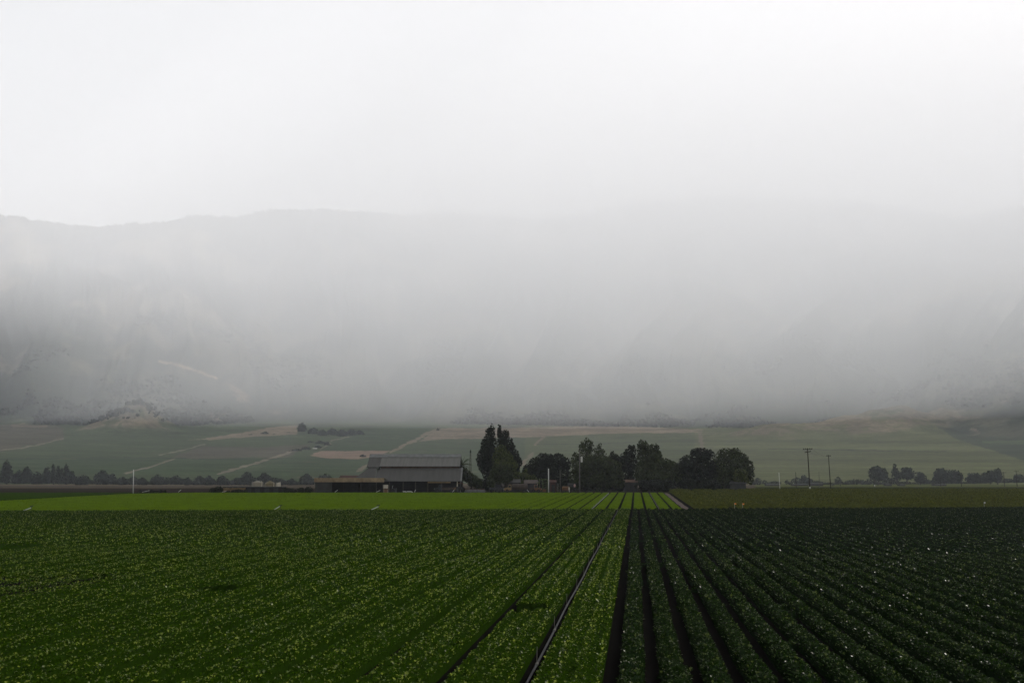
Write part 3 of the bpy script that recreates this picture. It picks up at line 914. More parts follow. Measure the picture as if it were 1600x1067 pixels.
for px in (389, 402, 417, 431):
    MB().box(X_(px) - 0.6, X_(px) + 0.6, -0.02, 0.04, 0.1, 1.25).build('door', M_dark, low)

def tank(px0, px1, pyt, D, label, m_side, cone=0.35):
    t = thing('storage_tank', label, 'tank', (px0 + px1) / 2, D, 'round storage tanks behind the low building')
    r = (LX(px1, D, t) - LX(px0, D, t)) / 2; h = LZ(pyt, D, t)
    MB().tube([(0, 0, -0.1), (0, 0, h * 0.5), (0, 0, h - 0.02)], r, 28).build('shell', m_side, t, True)
    MB().tube([(0, 0, h - 0.02), (0, 0, h + cone * 0.8), (0, 0, h + cone)], [r + 0.05, r * 0.25, 0.12], 28).build('roof', m_side, t)
    MB().tube([(r * 0.82, -r * 0.55, 0), (r * 0.82, -r * 0.55, h + 0.3)], 0.12, 8).build('pipe', M_pale, t)
    m = MB()
    for k in range(2): m.tube([(-0.25 + 0.5 * k - r * 0.5, -r * 0.9, 0), (-0.25 + 0.5 * k - r * 0.5, -r * 0.9, h + 0.25)], 0.03, 5)
    for k in range(9): m.tube([(-0.25 - r * 0.5, -r * 0.9, 0.3 + k * h / 9), (0.25 - r * 0.5, -r * 0.9, 0.3 + k * h / 9)], 0.02, 4)
    m.build('ladder', M_alu, t)
    return t
tank(393.5, 411, 753.0, 278, 'wide cream round tank, the largest of those behind the low building', M_tank)
tank(413, 430, 755.0, 277, 'squat olive round tank with a stepped cone roof beside the cream tank', M_tank2, 0.7)
tank(431.5, 438.3, 754.4, 279, 'narrow pale upright tank right of the squat olive tank', M_pale, 0.15)

# ------------------------------------------------------------------ poles
def pole(name, label, px, pyt, D, r0, r1, m_, group=None, arms=(), sleeve=None, lean=0.0):
    t = thing(name, label, 'pole', px, D, group)
    h = LZ(pyt, D, t)
    MB().tube([(0, 0, -0.3), (lean * 0.5, 0, h * 0.5), (lean, 0, h)], [r0, (r0 + r1) / 2, r1], 8).build('shaft', m_, t, True)
    for (dz, half, tilt) in arms:
        z = h - dz
        a = MB(); a.sheet((lean - half, -0.22, z - tilt), (lean + half, -0.22, z + tilt), (lean + half, -0.10, z + tilt), (lean - half, -0.10, z - tilt), 0.14)
        arm = a.build('crossarm', m_, t)
        for k in (-0.92, -0.45, 0.45, 0.92):
            MB().tube([(lean + half * k, -0.16, z + tilt * k), (lean + half * k, -0.16, z + tilt * k + 0.30)], [0.07, 0.05], 6).build('insulator', M_dark, arm)
    if sleeve: MB().tube([(0, 0, -0.2), (0, 0, sleeve)], r0 + 0.03, 8).build('sleeve', M_white, t)
    return t
pole('utility_pole', 'tall dark utility pole with two crossarms and a white painted foot right of the trees', 1265.6, 700.0, 290, 0.19, 0.13, M_pole, 'utility poles', ((0.25, 1.35, 0.05), (1.05, 0.85, 0.16)), 1.3, -0.25)
pole('utility_pole', 'slimmer dark utility pole with one short crossarm, second of the tall pair', 1298, 710.5, 385, 0.19, 0.14, M_pole, 'utility poles', ((0.35, 0.85, 0.0),), None, -0.3)
up = pole('utility_pole', 'dark wooden pole carrying a white transformer in front of the round willow', 906, 705, 275, 0.17, 0.13, M_polel, 'utility poles')
h = LZ(722, 275, up)
MB().tube([(0.55, -0.1, h), (0.55, -0.1, h + 0.12), (0.55, -0.1, h + 1.45), (0.55, -0.1, h + 1.55)], [0.2, 0.27, 0.27, 0.15], 12).build('transformer', M_white, up)
MB().box(0.1, 0.4, -0.14, -0.06, h + 0.7, h + 0.85).build('bracket', M_alu, up)
MB().sheet((-0.3, -0.2, h + 1.9), (0.9, -0.2, h + 1.9), (0.9, -0.08, h + 1.9), (-0.3, -0.08, h + 1.9), 0.12).build('crossarm', M_polel, up)
pole('utility_pole', 'short grey pole between the white post and the willow', 875.3, 734, 276, 0.11, 0.09, M_polel, 'bare posts in the yard')
pole('utility_pole', 'low slim post left of the orange drum', 871.7, 755, 272, 0.08, 0.07, M_polel, 'bare posts in the yard')
pole('white_post', 'tall white post standing among the yard machinery', 857.2, 732, 270, 0.14, 0.13, M_white, 'tall white posts')
pole('white_post', 'tall white post alone at the field edge on the left', 208.4, 733.5, 258, 0.13, 0.11, M_white, 'tall white posts', lean=-0.2)
pole('white_post', 'slim white post at the edge of the olive crop right of the trees', 1218.8, 738, 288, 0.10, 0.08, M_white, 'tall white posts', lean=-0.15)
pole('thin_post', 'thin dark post left of the tall utility pole', 1244.3, 737.5, 470, 0.16, 0.12, M_pole, 'thin dark posts far right')
pole('thin_post', 'thin grey post between the two tall utility poles', 1280.7, 736.5, 520, 0.14, 0.11, M_polel, 'thin dark posts far right')
for px, pyt, lab in ((1470, 746, 'short hazy pole with a crossarm before the wide tree clump on the right'), (1502.6, 739, 'hazy pole with a crossarm before the right end of the wide tree clump'),
                     (1570, 737, 'left one of two hazy poles near the right edge'), (1589.6, 735, 'right one of two hazy poles near the right edge'), (1367, 748, 'very small hazy pole with a pale foot before the left far trees')):
    pole('utility_pole', lab, px, pyt, 640, 0.22, 0.18, M_pole, 'small hazy utility poles', ((0.4, 1.6, 0.0),), 1.2 if px == 1367 else None)
pole('thin_post', 'thin dark post rising from the far left tree line', 390.5, 741, 430, 0.12, 0.10, M_pole)

# two sagging wires strung between the tall pair of poles
for off, lab in ((-1.2, 'sagging wire on the left insulators of the two tall utility poles'), (1.2, 'sagging wire on the right insulators of the two tall utility poles')):
    a = at(1262.8 + off * 4.5, 700.6, 290); b_ = at(1296.6 + off * 2.2, 711.0, 385)
    t = tag(empty('power_wire', a), lab, 'wire', 'power wires')
    pts = []
    for i in range(13):
        q = i / 12; p = a + (b_ - a) * q - a; p[2] -= 4 * 1.1 * q * (1 - q); pts.append(tuple(p))
    MB().tube(pts, 0.02, 5).build('cable', M_dark, t)

# ------------------------------------------------------------------ lattice mast
D = 300.0
t = thing('lattice_mast', 'slim lattice mast with a dark head between the barn and the tall trees', 'mast', 734.8, D)
h = LZ(705, D, t)
m = MB()
for a in range(3):
    c, s = math.cos(a * 2.094 + 0.5), math.sin(a * 2.094 + 0.5)
    m.tube([(c * 0.75, s * 0.75, -0.1), (c * 0.30, s * 0.30, h * 0.7), (c * 0.12, s * 0.12, h)], 0.05, 5)
m.build('leg', M_polel, t)
m = MB()
for k in range(12):
    z = k * h * 0.95 / 12; z2 = (k + 1) * h * 0.95 / 12
    rr = lambda q: 0.75 - 0.62 * (q / h)
    for a in range(3):
        t0 = a * 2.094 + 0.5; t1 = t0 + 2.094
        m.tube([(math.cos(t0) * rr(z), math.sin(t0) * rr(z), z), (math.cos(t1) * rr(z2), math.sin(t1) * rr(z2), z2)], 0.03, 4)
m.build('brace', M_polel, t)
MB().tube([(0, 0, h - 0.5), (0, 0, h - 0.1), (0, 0, h + 0.5)], [0.16, 0.26, 0.08], 8).build('head', M_dark, t)

# ------------------------------------------------------------------ machinery of the yard
def wheels(t, spots, r, w=0.3):
    for x, y in spots:
        ty = MB().tube([(x, y - w / 2, r), (x, y + w / 2, r)], r, 14).build('wheel', M_tyre, t)
        MB().tube([(x, y - w / 2 - 0.02, r), (x, y + w / 2 + 0.02, r)], r * 0.5, 10).build('rim', M_grey, ty)

def truck(px, D, label, m_body, m_hood, cab_left=False, tank_m=None, L=5.2, turn=0.0):
    t = thing('truck' if tank_m is None else 'tank_truck', label, 'truck', px, D, None, turn=turn)
    s = -1 if cab_left else 1
    f = lambda pr: [(s * x, z) for x, z in (pr if s > 0 else pr[::-1])]
    hl = L / 2
    # cab with a sloped windscreen and a bonnet, seen from the side
    MB().prism(f([(hl - 2.0, 0.55), (hl - 0.1, 0.55), (hl, 0.75), (hl - 0.05, 1.12), (hl - 0.95, 1.2), (hl - 1.25, 1.95), (hl - 1.45, 2.05), (hl - 2.0, 2.05)]), -0.9, 0.9).build('cab', m_hood, t)
    MB().prism(f([(hl - 1.85, 1.3), (hl - 1.15, 1.3), (hl - 1.32, 1.85), (hl - 1.85, 1.85)]), -0.93, 0.93).build('window', M_glass, t)
    for y in (-0.6, 0.6): MB().tube([(s * (hl - 0.04), y, 0.9), (s * (hl + 0.04), y, 0.9)], 0.12, 8).build('headlight', M_white, t)
    if tank_m is None:
        m = MB(); m.box(min(-s * hl, s * (hl - 2.1)), max(-s * hl, s * (hl - 2.1)), -0.95, 0.95, 0.6, 0.75)
        for y in (-0.95, 0.88): m.box(min(-s * hl, s * (hl - 2.1)), max(-s * hl, s * (hl - 2.1)), y, y + 0.07, 0.76, 1.3)
        m.build('bed', m_body, t)
    else:
        x0, x1 = sorted((-s * hl, s * (hl - 2.2)))
        MB().tube([(x0, 0, 1.42), (x0 + 0.25, 0, 1.42), (x1 - 0.25, 0, 1.42), (x1, 0, 1.42)], [0.62, 0.82, 0.82, 0.62], 20).build('tank', tank_m, t, False)
        MB().tube([((x0 + x1) / 2, 0, 2.2), ((x0 + x1) / 2, 0, 2.38)], 0.28, 12).build('hatch', M_grey, t)
        MB().box(x0, x1, -0.5, 0.5, 0.55, 0.66).build('chassis', M_dark, t)
    wheels(t, [(s * (hl - 0.9), -0.85), (s * (hl - 0.9), 0.85), (-s * (hl - 1.0), -0.85), (-s * (hl - 1.0), 0.85)], 0.42)
    return t

def tractor(px, D, label, m_body, turn=0.0, s=1.0):
    t = thing('tractor', label, 'tractor', px, D, None, turn=turn)
    MB().prism([(-0.4, 0.7), (1.7, 0.7), (1.75, 1.25), (0.3, 1.4), (-0.4, 1.35)], -0.36, 0.36).build('bonnet', m_body, t)
    MB().prism([(-1.25, 0.9), (-0.3, 0.9), (-0.4, 1.15), (-1.2, 1.2), (-1.3, 1.6), (-1.4, 1.6)], -0.3, 0.3).build('seat', M_dark, t)
    for y in (-0.5, 0.45):
        for x in (-1.3, -0.35): MB().tube([(x, y, 1.1), (x, y, 2.35)], 0.035, 5).build('canopy_post', M_dark, t)
    MB().box(-1.5, -0.2, -0.6, 0.6, 2.36, 2.44).build('canopy', m_body, t)
    MB().tube([(0.9, 0.15, 1.35), (0.9, 0.15, 2.1)], 0.05, 6).build('exhaust', M_dark, t)
    wheels(t, [(-0.9, -0.75), (-0.9, 0.75)], 0.78, 0.38); wheels(t, [(1.3, -0.65), (1.3, 0.65)], 0.42, 0.24)
    return t

def drum(px, D, label, m_side, m_end, r, L, zc, turn=0.0):
    t = thing('fuel_drum', label, 'tank', px, D, 'fuel tanks on stands by the willow', turn=turn)
    MB().tube([(-L / 2, 0, zc), (-L / 2 + 0.12, 0, zc), (L / 2 - 0.12, 0, zc), (L / 2, 0, zc)], [r * 0.75, r, r, r * 0.75], 20).build('shell', m_side, t)
    MB().tube([(L / 2 + 0.01, 0, zc), (L / 2 + 0.10, 0, zc)], [r * 0.7, r * 0.6], 16).build('end_cap', m_end, t)
    for x in (-L * 0.3, L * 0.3):
        m = MB()
        for y in (-r * 0.7, r * 0.7): m.tube([(x, y * 1.2, 0), (x, y * 0.8, zc - r * 0.55)], 0.06, 6)
        m.box(x - 0.05, x + 0.05, -r * 0.8, r * 0.8, zc - r * 1.02, zc - r * 0.9)
        m.build('stand', M_dark, t)
    return t

tractor(716.5, 268, 'orange tractor with a canopy under the right corner of the barn', M_orange, turn=2.2)
truck(695, 270.5, 'dark flatbed truck parked in the shade under the barn roof', M_brownp, M_dark, True, L=5.6)
truck(777, 271, 'dark pickup truck with a sunlit roof among the bushes', M_dark, M_dark, False, L=4.6, turn=0.9)
truck(806, 270, 'old tank truck with a tan cab and long brown tank', M_brownp, M_tanb, True, M_brownp, L=6.4)
truck(837, 270.5, 'small orange pickup with a cream roof left of the pipe frame', M_brownp, M_orange, False, L=3.2)
drum(884, 272, 'orange tan fuel drum on a stand, the nearer one by the willow', M_orange, M_pale, 0.62, 1.9, 0.95, turn=-0.45)
drum(893, 276, 'faded pink fuel tank on a tall stand behind the orange drum', M_grey, M_pink, 0.62, 2.2, 1.75, turn=-0.75)

def small_shed(name, label, px0, px1, pyt, pye, D, m_wall, m_roof, depth=4.0, ridge=True, cat='shed'):
    t = thing(name, label, cat, (px0 + px1) / 2, D)
    w = (LX(px1, D, t) - LX(px0, D, t)) / 2; h = LZ(pyt, D, t); e = LZ(pye, D, t)
    m = MB()
    m.box(-w, w, -depth / 2, -depth / 2 + 0.12, -0.1, e); m.box(-w, w, depth / 2 - 0.12, depth / 2, -0.1, e)
    m.box(-w, -w + 0.12, -depth / 2 + 0.12, depth / 2 - 0.12, -0.1, e); m.box(w - 0.12, w, -depth / 2 + 0.12, depth / 2 - 0.12, -0.1, e)
    for x in (-w, w): m.add([(x, -depth / 2, e), (x, depth / 2, e), (x, 0, h - 0.06)], [(0, 1, 2)])
    m.build('wall', m_wall, t)
    m = MB(); o = 0.25
    m.sheet((-w - o, -depth / 2 - o, e - 0.05), (w + o, -depth / 2 - o, e - 0.05), (w + o, -0.01, h), (-w - o, -0.01, h), 0.08)
    m.sheet((w + o, depth / 2 + o, e - 0.05), (-w - o, depth / 2 + o, e - 0.05), (-w - o, 0.01, h), (w + o, 0.01, h), 0.08)
    m.build('roof', m_roof, t)
    MB().box(-0.4, 0.5, -depth / 2 - 0.05, -depth / 2 - 0.004, 0, min(2.0, e - 0.2)).build('door', M_dark, t)
    return t
small_shed('small_shed', 'small shed with a grey pitched roof behind the tank truck', 792, 812, 748.5, 753.5, 279, M_dark, M_tin2, 4)
small_shed('small_shed', 'small shed with a brown roof behind the orange pickup', 820, 839, 749.5, 754.5, 279, M_dark, M_brownp, 5)
small_shed('small_shed', 'narrow dull red shed right of the tall white post', 859.5, 868, 749.5, 753, 275, M_redw, M_redw, 3)
small_shed('house', 'small grey house half hidden between the willow and the round trees', 975, 994, 749, 752.5, 289, M_grey, M_rust, 6, cat='house')
small_shed('low_shed', 'low grey shed under the rightmost round tree', 1139, 1163, 751.5, 754.5, 281.5, M_grey, M_grey, 4)
small_shed('low_shed', 'brown roofed shed behind the open shed left of the barn', 533, 558, 742.5, 746.5, 292, M_wood, M_redw, 6)

D = 273.0
t = thing('gantry', 'green pipe frame standing left of the tall white post', 'gantry', 849, D)
h = LZ(749.4, D, t)
for px in (842.6, 848.2, 855.4):
    x = LX(px, D, t); MB().tube([(x, 0, -0.1), (x, 0, h)], 0.07, 6).build('post', M_greenp, t)
MB().box(LX(842, D, t), LX(856, D, t), -0.07, 0.07, h, h + 0.15).build('beam', M_greenp, t)
MB().box(LX(837.5, D, t), LX(843.5, D, t), -0.5, 0.5, h - 0.85, h - 0.70).build('shelf', M_greenp, t)
m = MB()
for k in range(4): m.tube([(LX(848.2, D, t), 0, 0.5 + k * 0.6), (LX(855.4, D, t), 0, 0.9 + k * 0.6)], 0.04, 5)
m.build('brace', M_greenp, t)

t = thing('pump_unit', 'small orange pump engine at the foot of the green pipe frame', 'pump', 850.5, 268)
MB().prism([(-0.45, 0.2), (0.45, 0.2), (0.45, 0.7), (0.2, 0.95), (-0.3, 0.95), (-0.45, 0.75)], -0.3, 0.3).build('body', M_orange, t)
MB().tube([(0.15, 0, 0.9), (0.15, 0, 1.35)], 0.05, 6).build('exhaust', M_dark, t)
m = MB(); m.box(-0.55, 0.6, -0.35, -0.27, 0.0, 0.19); m.box(-0.55, 0.6, 0.27, 0.35, 0.0, 0.19); m.build('skid', M_dark, t)
t = thing('pump_unit', 'grey pump with an upright pipe beside the field bins', 'pump', 614.5, 268)
MB().prism([(-0.7, 0.15), (0.5, 0.15), (0.5, 0.8), (0.1, 1.1), (-0.6, 1.1)], -0.35, 0.35).build('body', M_grey, t)
MB().tube([(-0.25, 0, 1.05), (-0.25, 0, 1.7), (-0.05, 0, 1.8)], 0.09, 8).build('pipe', M_alu, t)
MB().tube([(0.75, 0, 0), (0.75, 0, 1.2)], 0.06, 6).build('valve', M_alu, t)
# bundle of white pipes lying by the barn, and two implements
for k, (px, L, tn, lab) in enumerate(((632, 0.9, 0.3, 'short white pipe stub lying left before the barn'), (640, 1.6, -0.2, 'longer bent white pipe lying before the barn'))):
    t = thing('pipe_piece', lab, 'pipe', px, 264.5, 'white pipe pieces before the barn', turn=tn)
    MB().tube([(-L / 2, 0, 0.32), (L * 0.3, 0, 0.34), (L / 2, 0, 0.12)], 0.11, 8).build('pipe', M_white, t)
    MB().tube([(-L / 2 - 0.06, 0, 0.32), (-L / 2 + 0.05, 0, 0.32)], 0.15, 8).build('flange', M_alu, t)
for px, tn, lab in ((727, 0.3, 'disc harrow parked nearest the orange tractor'), (748, -0.2, 'disc harrow parked left of the dark pickup truck')):
    t = thing('disc_harrow', lab, 'harrow', px, 269.5, 'disc harrows parked in the yard', turn=tn)
    m = MB()
    for y in (-0.7, 0.7): m.box(-1.5, 1.5, y - 0.06, y + 0.06, 0.75, 0.9)
    for x in (-1.3, 0, 1.3): m.box(x - 0.05, x + 0.05, -0.64, 0.64, 0.77, 0.88)
    m.build('frame', M_rust, t)
    for y in (-0.7, 0.7):
        m = MB(); m.tube([(-1.5, y, 0.38), (1.5, y, 0.38)], 0.05, 6)
        for k in range(9): m.tube([(-1.4 + k * 0.35, y - 0.02, 0.38), (-1.37 + k * 0.35, y + 0.02, 0.38)], 0.36, 12)
        m.build('disc_gang', M_alu, t)
    m = MB(); m.tube([(0, -0.7, 0.85), (0, -1.9, 0.55)], 0.06, 6); m.tube([(0.5, 0, 0.9), (0.5, 0, 1.7)], 0.05, 6); m.build('drawbar', M_dark, t)

# far low sheds on the right and a loading conveyor
for px0, px1, pyt, lab in ((1197, 1217, 756.0, 'long low dark shed far off left of the slim white post'), (1238, 1261, 755.6, 'long low dark shed far off left of the tall utility pole'),
                           (1266, 1284, 754.6, 'low dark shed far off between the tall utility poles'), (1459, 1476, 756.0, 'low dark shed far off under the wide tree clump'),
                           (1384, 1391, 756.2, 'tiny dark hut far off under the left far trees'), (1405, 1412, 756.2, 'tiny dark hut far off under the pointed far tree')):
    small_shed('low_shed', lab, px0, px1, pyt, pyt + 1.0, 720, M_grey, M_grey, 7)
t = thing('conveyor', 'dark sloping loading conveyor far off right of the second utility pole', 'conveyor', 1308, 700)
MB().sheet((-4, -0.5, 0.6), (3.2, -0.5, 2.6), (3.2, 0.5, 2.6), (-4, 0.5, 0.6), 0.4).build('belt', M_grey, t)
for x, z in ((-3, 0.6), (2.4, 2.1)): MB().box(x - 0.12, x + 0.12, -0.4, 0.4, -0.1, z).build('leg', M_grey, t)
MB().box(3.0, 4.2, -0.6, 0.6, 2.0, 3.3).build('hopper', M_grey, t)

# ------------------------------------------------------------------ irrigation pipes
def laid_pipe(label, x, y0, y1, r, m_, step, m_c, dz=0.10):
    ys = np.arange(y0, y1, step)
    pts = [(x + 0.02 * math.sin(i * 1.7), y, float(gz(x, y)) + r + dz + 0.015 * math.sin(i * 2.3)) for i, y in enumerate(ys)]
    t = empty('irrigation_pipe', pts[0]); tag(t, label, 'pipe', 'irrigation pipes laid in the furrows')
    loc = [tuple(np.array(p) - np.array(pts[0])) for p in pts]
    MB().tube(loc, r, 10).build('pipe', m_, t, True)
    for p in loc:
        c = MB().tube([(p[0], p[1] - 0.12, p[2]), (p[0], p[1] + 0.12, p[2])], r * 1.35, 10)
        c.tube([(p[0], p[1], p[2]), (p[0] + 0.01, p[1], p[2] + 0.45)], 0.012, 5)
        c.build('coupler', m_c, t)
    return t
laid_pipe('long dark irrigation pipe running up a furrow of the near lettuce beds', LX0 - 2.03, 21, float(lane_y(-2.7)) - 2, 0.032, M_pipe, 6.1, M_polel, 0.06)
laid_pipe('pale jointed irrigation pipe in a furrow of the bright young crop', BX0 - 2.03 * 3, float(lane_y(-6.7)) + 2, 258, 0.05, M_alu, 6.1, M_alu)
laid_pipe('dull irrigation pipe in a furrow right of centre in the bright young crop', BX0 + 2.03 * 2, float(lane_y(3.4)) + 2, 258, 0.045, M_polel, 6.1, M_polel)

# white pipe ends poking out along the field edges
ends = [(54.5, 799.6, 0), (456, 796.6, 0), (597, 797.0, 0), (228, 772.3, 1), (281, 771.6, 1), (351.5, 771.4, 1), (464.5, 770.8, 1), (525.5, 770.6, 1), (591, 770.3, 1),
        (648.5, 770.4, 1), (708.5, 770.2, 1), (825, 769.5, 1), (889.5, 769.7, 1)]
names_ = ['leftmost of three white pipe ends sticking up along the lane before the bright field', 'middle one of three white pipe ends along the lane before the bright field',
    'rightmost of three white pipe ends along the lane before the bright field',
    'white pipe end just right of the lone white post on the left', 'white pipe end between the lone white post and the low dark building',
    'white pipe end before the tan boards of the low building', 'white pipe end between the low building and the open shed', 'white pipe end before the left part of the open shed',
    'white pipe end before the right part of the open shed', 'white pipe end before the middle of the barn', 'white pipe end before the right corner of the barn',
    'white pipe end before the old tank truck', 'white pipe end before the orange fuel drum']
tilts = [0.35, 0.55, 0.4, 0.2, 0.75, 0.2, 0.55, 0.6, 0.4, 1.1, 0.95, 2.3, 1.5]
lens_ = [1.1, 1.0, 1.1, 1.9, 0.9, 1.5, 1.0, 0.9, 1.1, 0.7, 0.8, 0.8, 0.6]
for (px, py, far), lab, tl, ln in zip(ends, names_, tilts, lens_):
    p = at(px, 765, 262.5 if far else 10); 
    if not far:
        g0 = ground_pt(px, py); p = np.array([g0[0], float(lane_y(g0[0])) - 1.0, 0])
    p[2] = float(gz(p[0], p[1])) + 0.25
    t = tag(empty('pipe_end', p, YAW), lab, 'pipe', 'white pipe ends along the field edges')
    c, s = math.cos(tl), math.sin(tl)
    MB().tube([(-c * ln / 2, 0, 0.0), (c * ln / 2, 0, s * ln)], 0.06, 8).build('pipe', M_white, t)
    if not far:
        MB().tube([(0.45, 0.3, -0.3), (0.45, 0.3, 0.62)], 0.03, 6).build('riser', M_dark, t)
        MB().tube([(0.2, 0.3, 0.6), (0.7, 0.3, 0.66)], 0.06, 6).build('sprinkler_head', M_dark, t)
for px, py, lab in ((1148, 792.5, 'tiny orange marker flag at the near edge of the olive crop, left one'), (1160.5, 793, 'tiny orange marker flag at the near edge of the olive crop, right one'), (1538, 790.5, 'tiny pale marker flag far right in the olive crop')):
    p = ground_pt(px, py + 3.5)
    t = tag(empty('marker_flag', p, YAW), lab, 'flag', 'marker flags')
    MB().tube([(0, 0, -0.1), (0, 0, 1.0)], 0.015, 5).build('stick', M_white, t)
    MB().sheet((0.015, 0, 0.78), (0.26, 0.03, 0.80), (0.26, 0.04, 0.98), (0.015, 0, 1.0), 0.01).build('cloth', M_white if px > 1500 else mat('orange_cloth', (0.75, 0.25, 0.05), rough=0.8), t)
# ------------------------------------------------------------------ trees
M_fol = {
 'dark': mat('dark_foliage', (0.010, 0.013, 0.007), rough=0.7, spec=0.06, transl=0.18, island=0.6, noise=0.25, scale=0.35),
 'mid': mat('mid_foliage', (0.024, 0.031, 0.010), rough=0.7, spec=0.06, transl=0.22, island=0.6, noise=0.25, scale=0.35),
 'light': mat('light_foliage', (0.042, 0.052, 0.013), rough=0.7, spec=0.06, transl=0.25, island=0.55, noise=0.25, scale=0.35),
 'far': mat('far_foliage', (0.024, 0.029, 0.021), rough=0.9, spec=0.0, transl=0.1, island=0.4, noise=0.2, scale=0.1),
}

YT = 'yard trees'
def crown_mesh(lobes, leaf, dens, loose=0.0):
    """leaf clumps over and through a set of ellipsoids (cx, cy, cz, rx, ry, rz)"""
    V = []; 
    for (cx, cy_, cz, rx, ry, rz) in lobes:
        area = 4 * math.pi * ((rx * ry) ** 1.6 / 3 + (rx * rz) ** 1.6 / 3 + (ry * rz) ** 1.6 / 3) ** (1 / 1.6)
        n = max(14, int(area * dens / (leaf * leaf)))
        u = RS.normal(size=(n, 3)); u /= np.linalg.norm(u, axis=1)[:, None]
        # bumps on the lobe, and a share of leaves deeper inside
        bump = 0.82 + 0.36 * fbm(u[:, 0] * 2.6 + cx, u[:, 2] * 2.6 + u[:, 1] * 1.7 + cz, 2, 7)
        rad = bump * (1 - np.abs(RS.normal(0, 0.13 + loose, n)))
        rad = np.where(RS.rand(n) < 0.22, RS.uniform(0.3, 0.9, n), rad)
        p = np.array([cx, cy_, cz]) + u * rad[:, None] * np.array([rx, ry, rz])
        nr = u / np.array([rx, ry, rz]); nr /= np.linalg.norm(nr, axis=1)[:, None]
        nr = nr + RS.normal(0, 0.55, (n, 3)); nr /= np.linalg.norm(nr, axis=1)[:, None]
        a = np.cross(nr, RS.normal(size=(n, 3))); a /= np.linalg.norm(a, axis=1)[:, None]
        b = np.cross(nr, a)
        s = leaf * RS.uniform(0.5, 1.25, n)[:, None]
        V.append(np.stack([p - a * s * 0.6, p + b * s * 0.36 , p + a * s * 0.6, p - b * s * 0.36], 1).reshape(-1, 3))
    v = np.concatenate(V)
    v[:, 2] = np.maximum(v[:, 2], 0.03)
    return v, np.arange(len(v)).reshape(-1, 4)

def tree(name, label, lobes_px, D, kind, leaf=0.62, dens=3.6, cat='tree', group=None, trunk=True, loose=0.0, depth=0.85, limbs=4, single=False, base=None):
    """lobes given as outlines in the photo (cx, cy, rx, ry) and set D metres away"""
    L = np.array(lobes_px, float)
    if group == YT or cat == 'bush': L[:, 2] *= 1.2; L[:, 3] *= 1.12
    px = base if base is not None else float(np.average(L[:, 0], weights=L[:, 2] * L[:, 3]))
    t0 = at(px, 760, D); t0[2] = float(gz(t0[0], t0[1]))
    k = D / (FPX * 1.009)
    lob = []
    for cx, cyp, rx, ry in L:
        p = at(cx, cyp, D)
        x = (p[0] - t0[0]) * RT[0] + (p[1] - t0[1]) * RT[1]
        rd = min(rx * 1.1, max(rx, ry * 0.6)) * k * depth
        lob.append((x, rnd.uniform(-0.35, 0.35) * rd, p[2] - t0[2], rx * k, rd, ry * k))
    v, f = crown_mesh(lob, leaf, dens, loose)
    if single:
        o = np_mesh(name, v, f, M_fol[kind]); o.location = t0; o.rotation_euler = (0, 0, YAW)
        return tag(o, label, cat, group)
    t = tag(empty(name, t0, YAW), label, cat, group)
    np_mesh('crown', v, f, M_fol[kind], t)
    if trunk:
        top = max(l[2] + l[5] * 0.4 for l in lob); w = max(abs(l[0]) + l[3] for l in lob)
        r = 0.03 * top + 0.05 * w * 0.3
        m = MB(); m.tube([(0, 0, -0.2), (0.04 * top, 0, top * 0.25), (-0.02 * top, 0.02 * top, top * 0.5), (0, 0, top * 0.8)], [r * 1.3, r, r * 0.7, r * 0.2], 8)
        for l in sorted(lob, key=lambda q: -q[3] * q[5])[:limbs]:
            zb = min(l[2] * 0.45, top * 0.45)
            m.tube([(0, 0, zb), (l[0] * 0.5, l[1] * 0.5, zb + (l[2] - zb) * 0.6), (l[0] * 0.95, l[1], l[2] + l[5] * 0.3)], [r * 0.55, r * 0.35, r * 0.08], 6)
        m.build('trunk', M_bark, t)
    return t

YT = 'yard trees'
tree('poplar_tree', 'tallest dark poplar with a ragged twin tip right of the barn', [(768.5, 676, 4, 12), (764, 682, 5, 14), (760, 697, 7, 14), (754, 712, 7, 9), (751, 719, 6, 6), (757, 726, 9, 11), (764, 712, 10, 20), (770, 700, 6, 20), (768, 735, 12, 18)], 289, 'dark', group=YT)
tree('poplar_tree', 'narrow pointed poplar second from the barn, with a lower double tip beside it', [(780.5, 677, 3, 13), (783, 692, 5, 16), (788, 684, 3.2, 11), (792.5, 686, 3.2, 13), (789, 703, 8, 18), (795, 718, 9, 16)], 291, 'dark', group=YT)
tree('poplar_tree', 'smaller pointed poplar on the right side of the tall clump', [(799.3, 693, 2.2, 8), (801, 704, 4, 10), (805.5, 714, 5.5, 10), (809, 722, 6, 9), (803, 732, 8, 14)], 293, 'dark', group=YT)
tree('broadleaf_tree', 'lighter green tree in front of the tall poplars', [(783, 707, 8, 11), (792, 716, 9, 10), (778, 717, 8, 11), (800, 727, 8, 9), (787, 730, 12, 14)], 283, 'light', group=YT)
tree('bush', 'big dark bush at the foot of the tall poplars', [(782, 742, 14, 15), (770, 752, 9, 12), (793, 742, 9, 12), (776, 731, 7, 5), (788, 731, 8, 5)], 277, 'mid', cat='bush', group='bushes round the yard')
tree('bush', 'spreading leafy bush above the old tank truck', [(808, 744, 8, 7), (819, 745, 8, 7), (822, 739, 2, 7), (831, 748, 7, 6), (813, 756, 12, 10), (828, 757, 9, 9)], 283, 'light', cat='bush', group='bushes round the yard')
tree('oak_tree', 'broad dark round oak between the poplars and the transformer pole', [(838, 727, 11, 11), (848, 720, 11, 10), (858, 722, 11, 12), (871, 720, 11, 11), (882, 727, 9, 11), (827, 736, 10, 10), (850, 740, 20, 14), (873, 742, 16, 16), (851, 711, 4, 3), (870, 711, 3, 3)], 292, 'dark', group=YT)
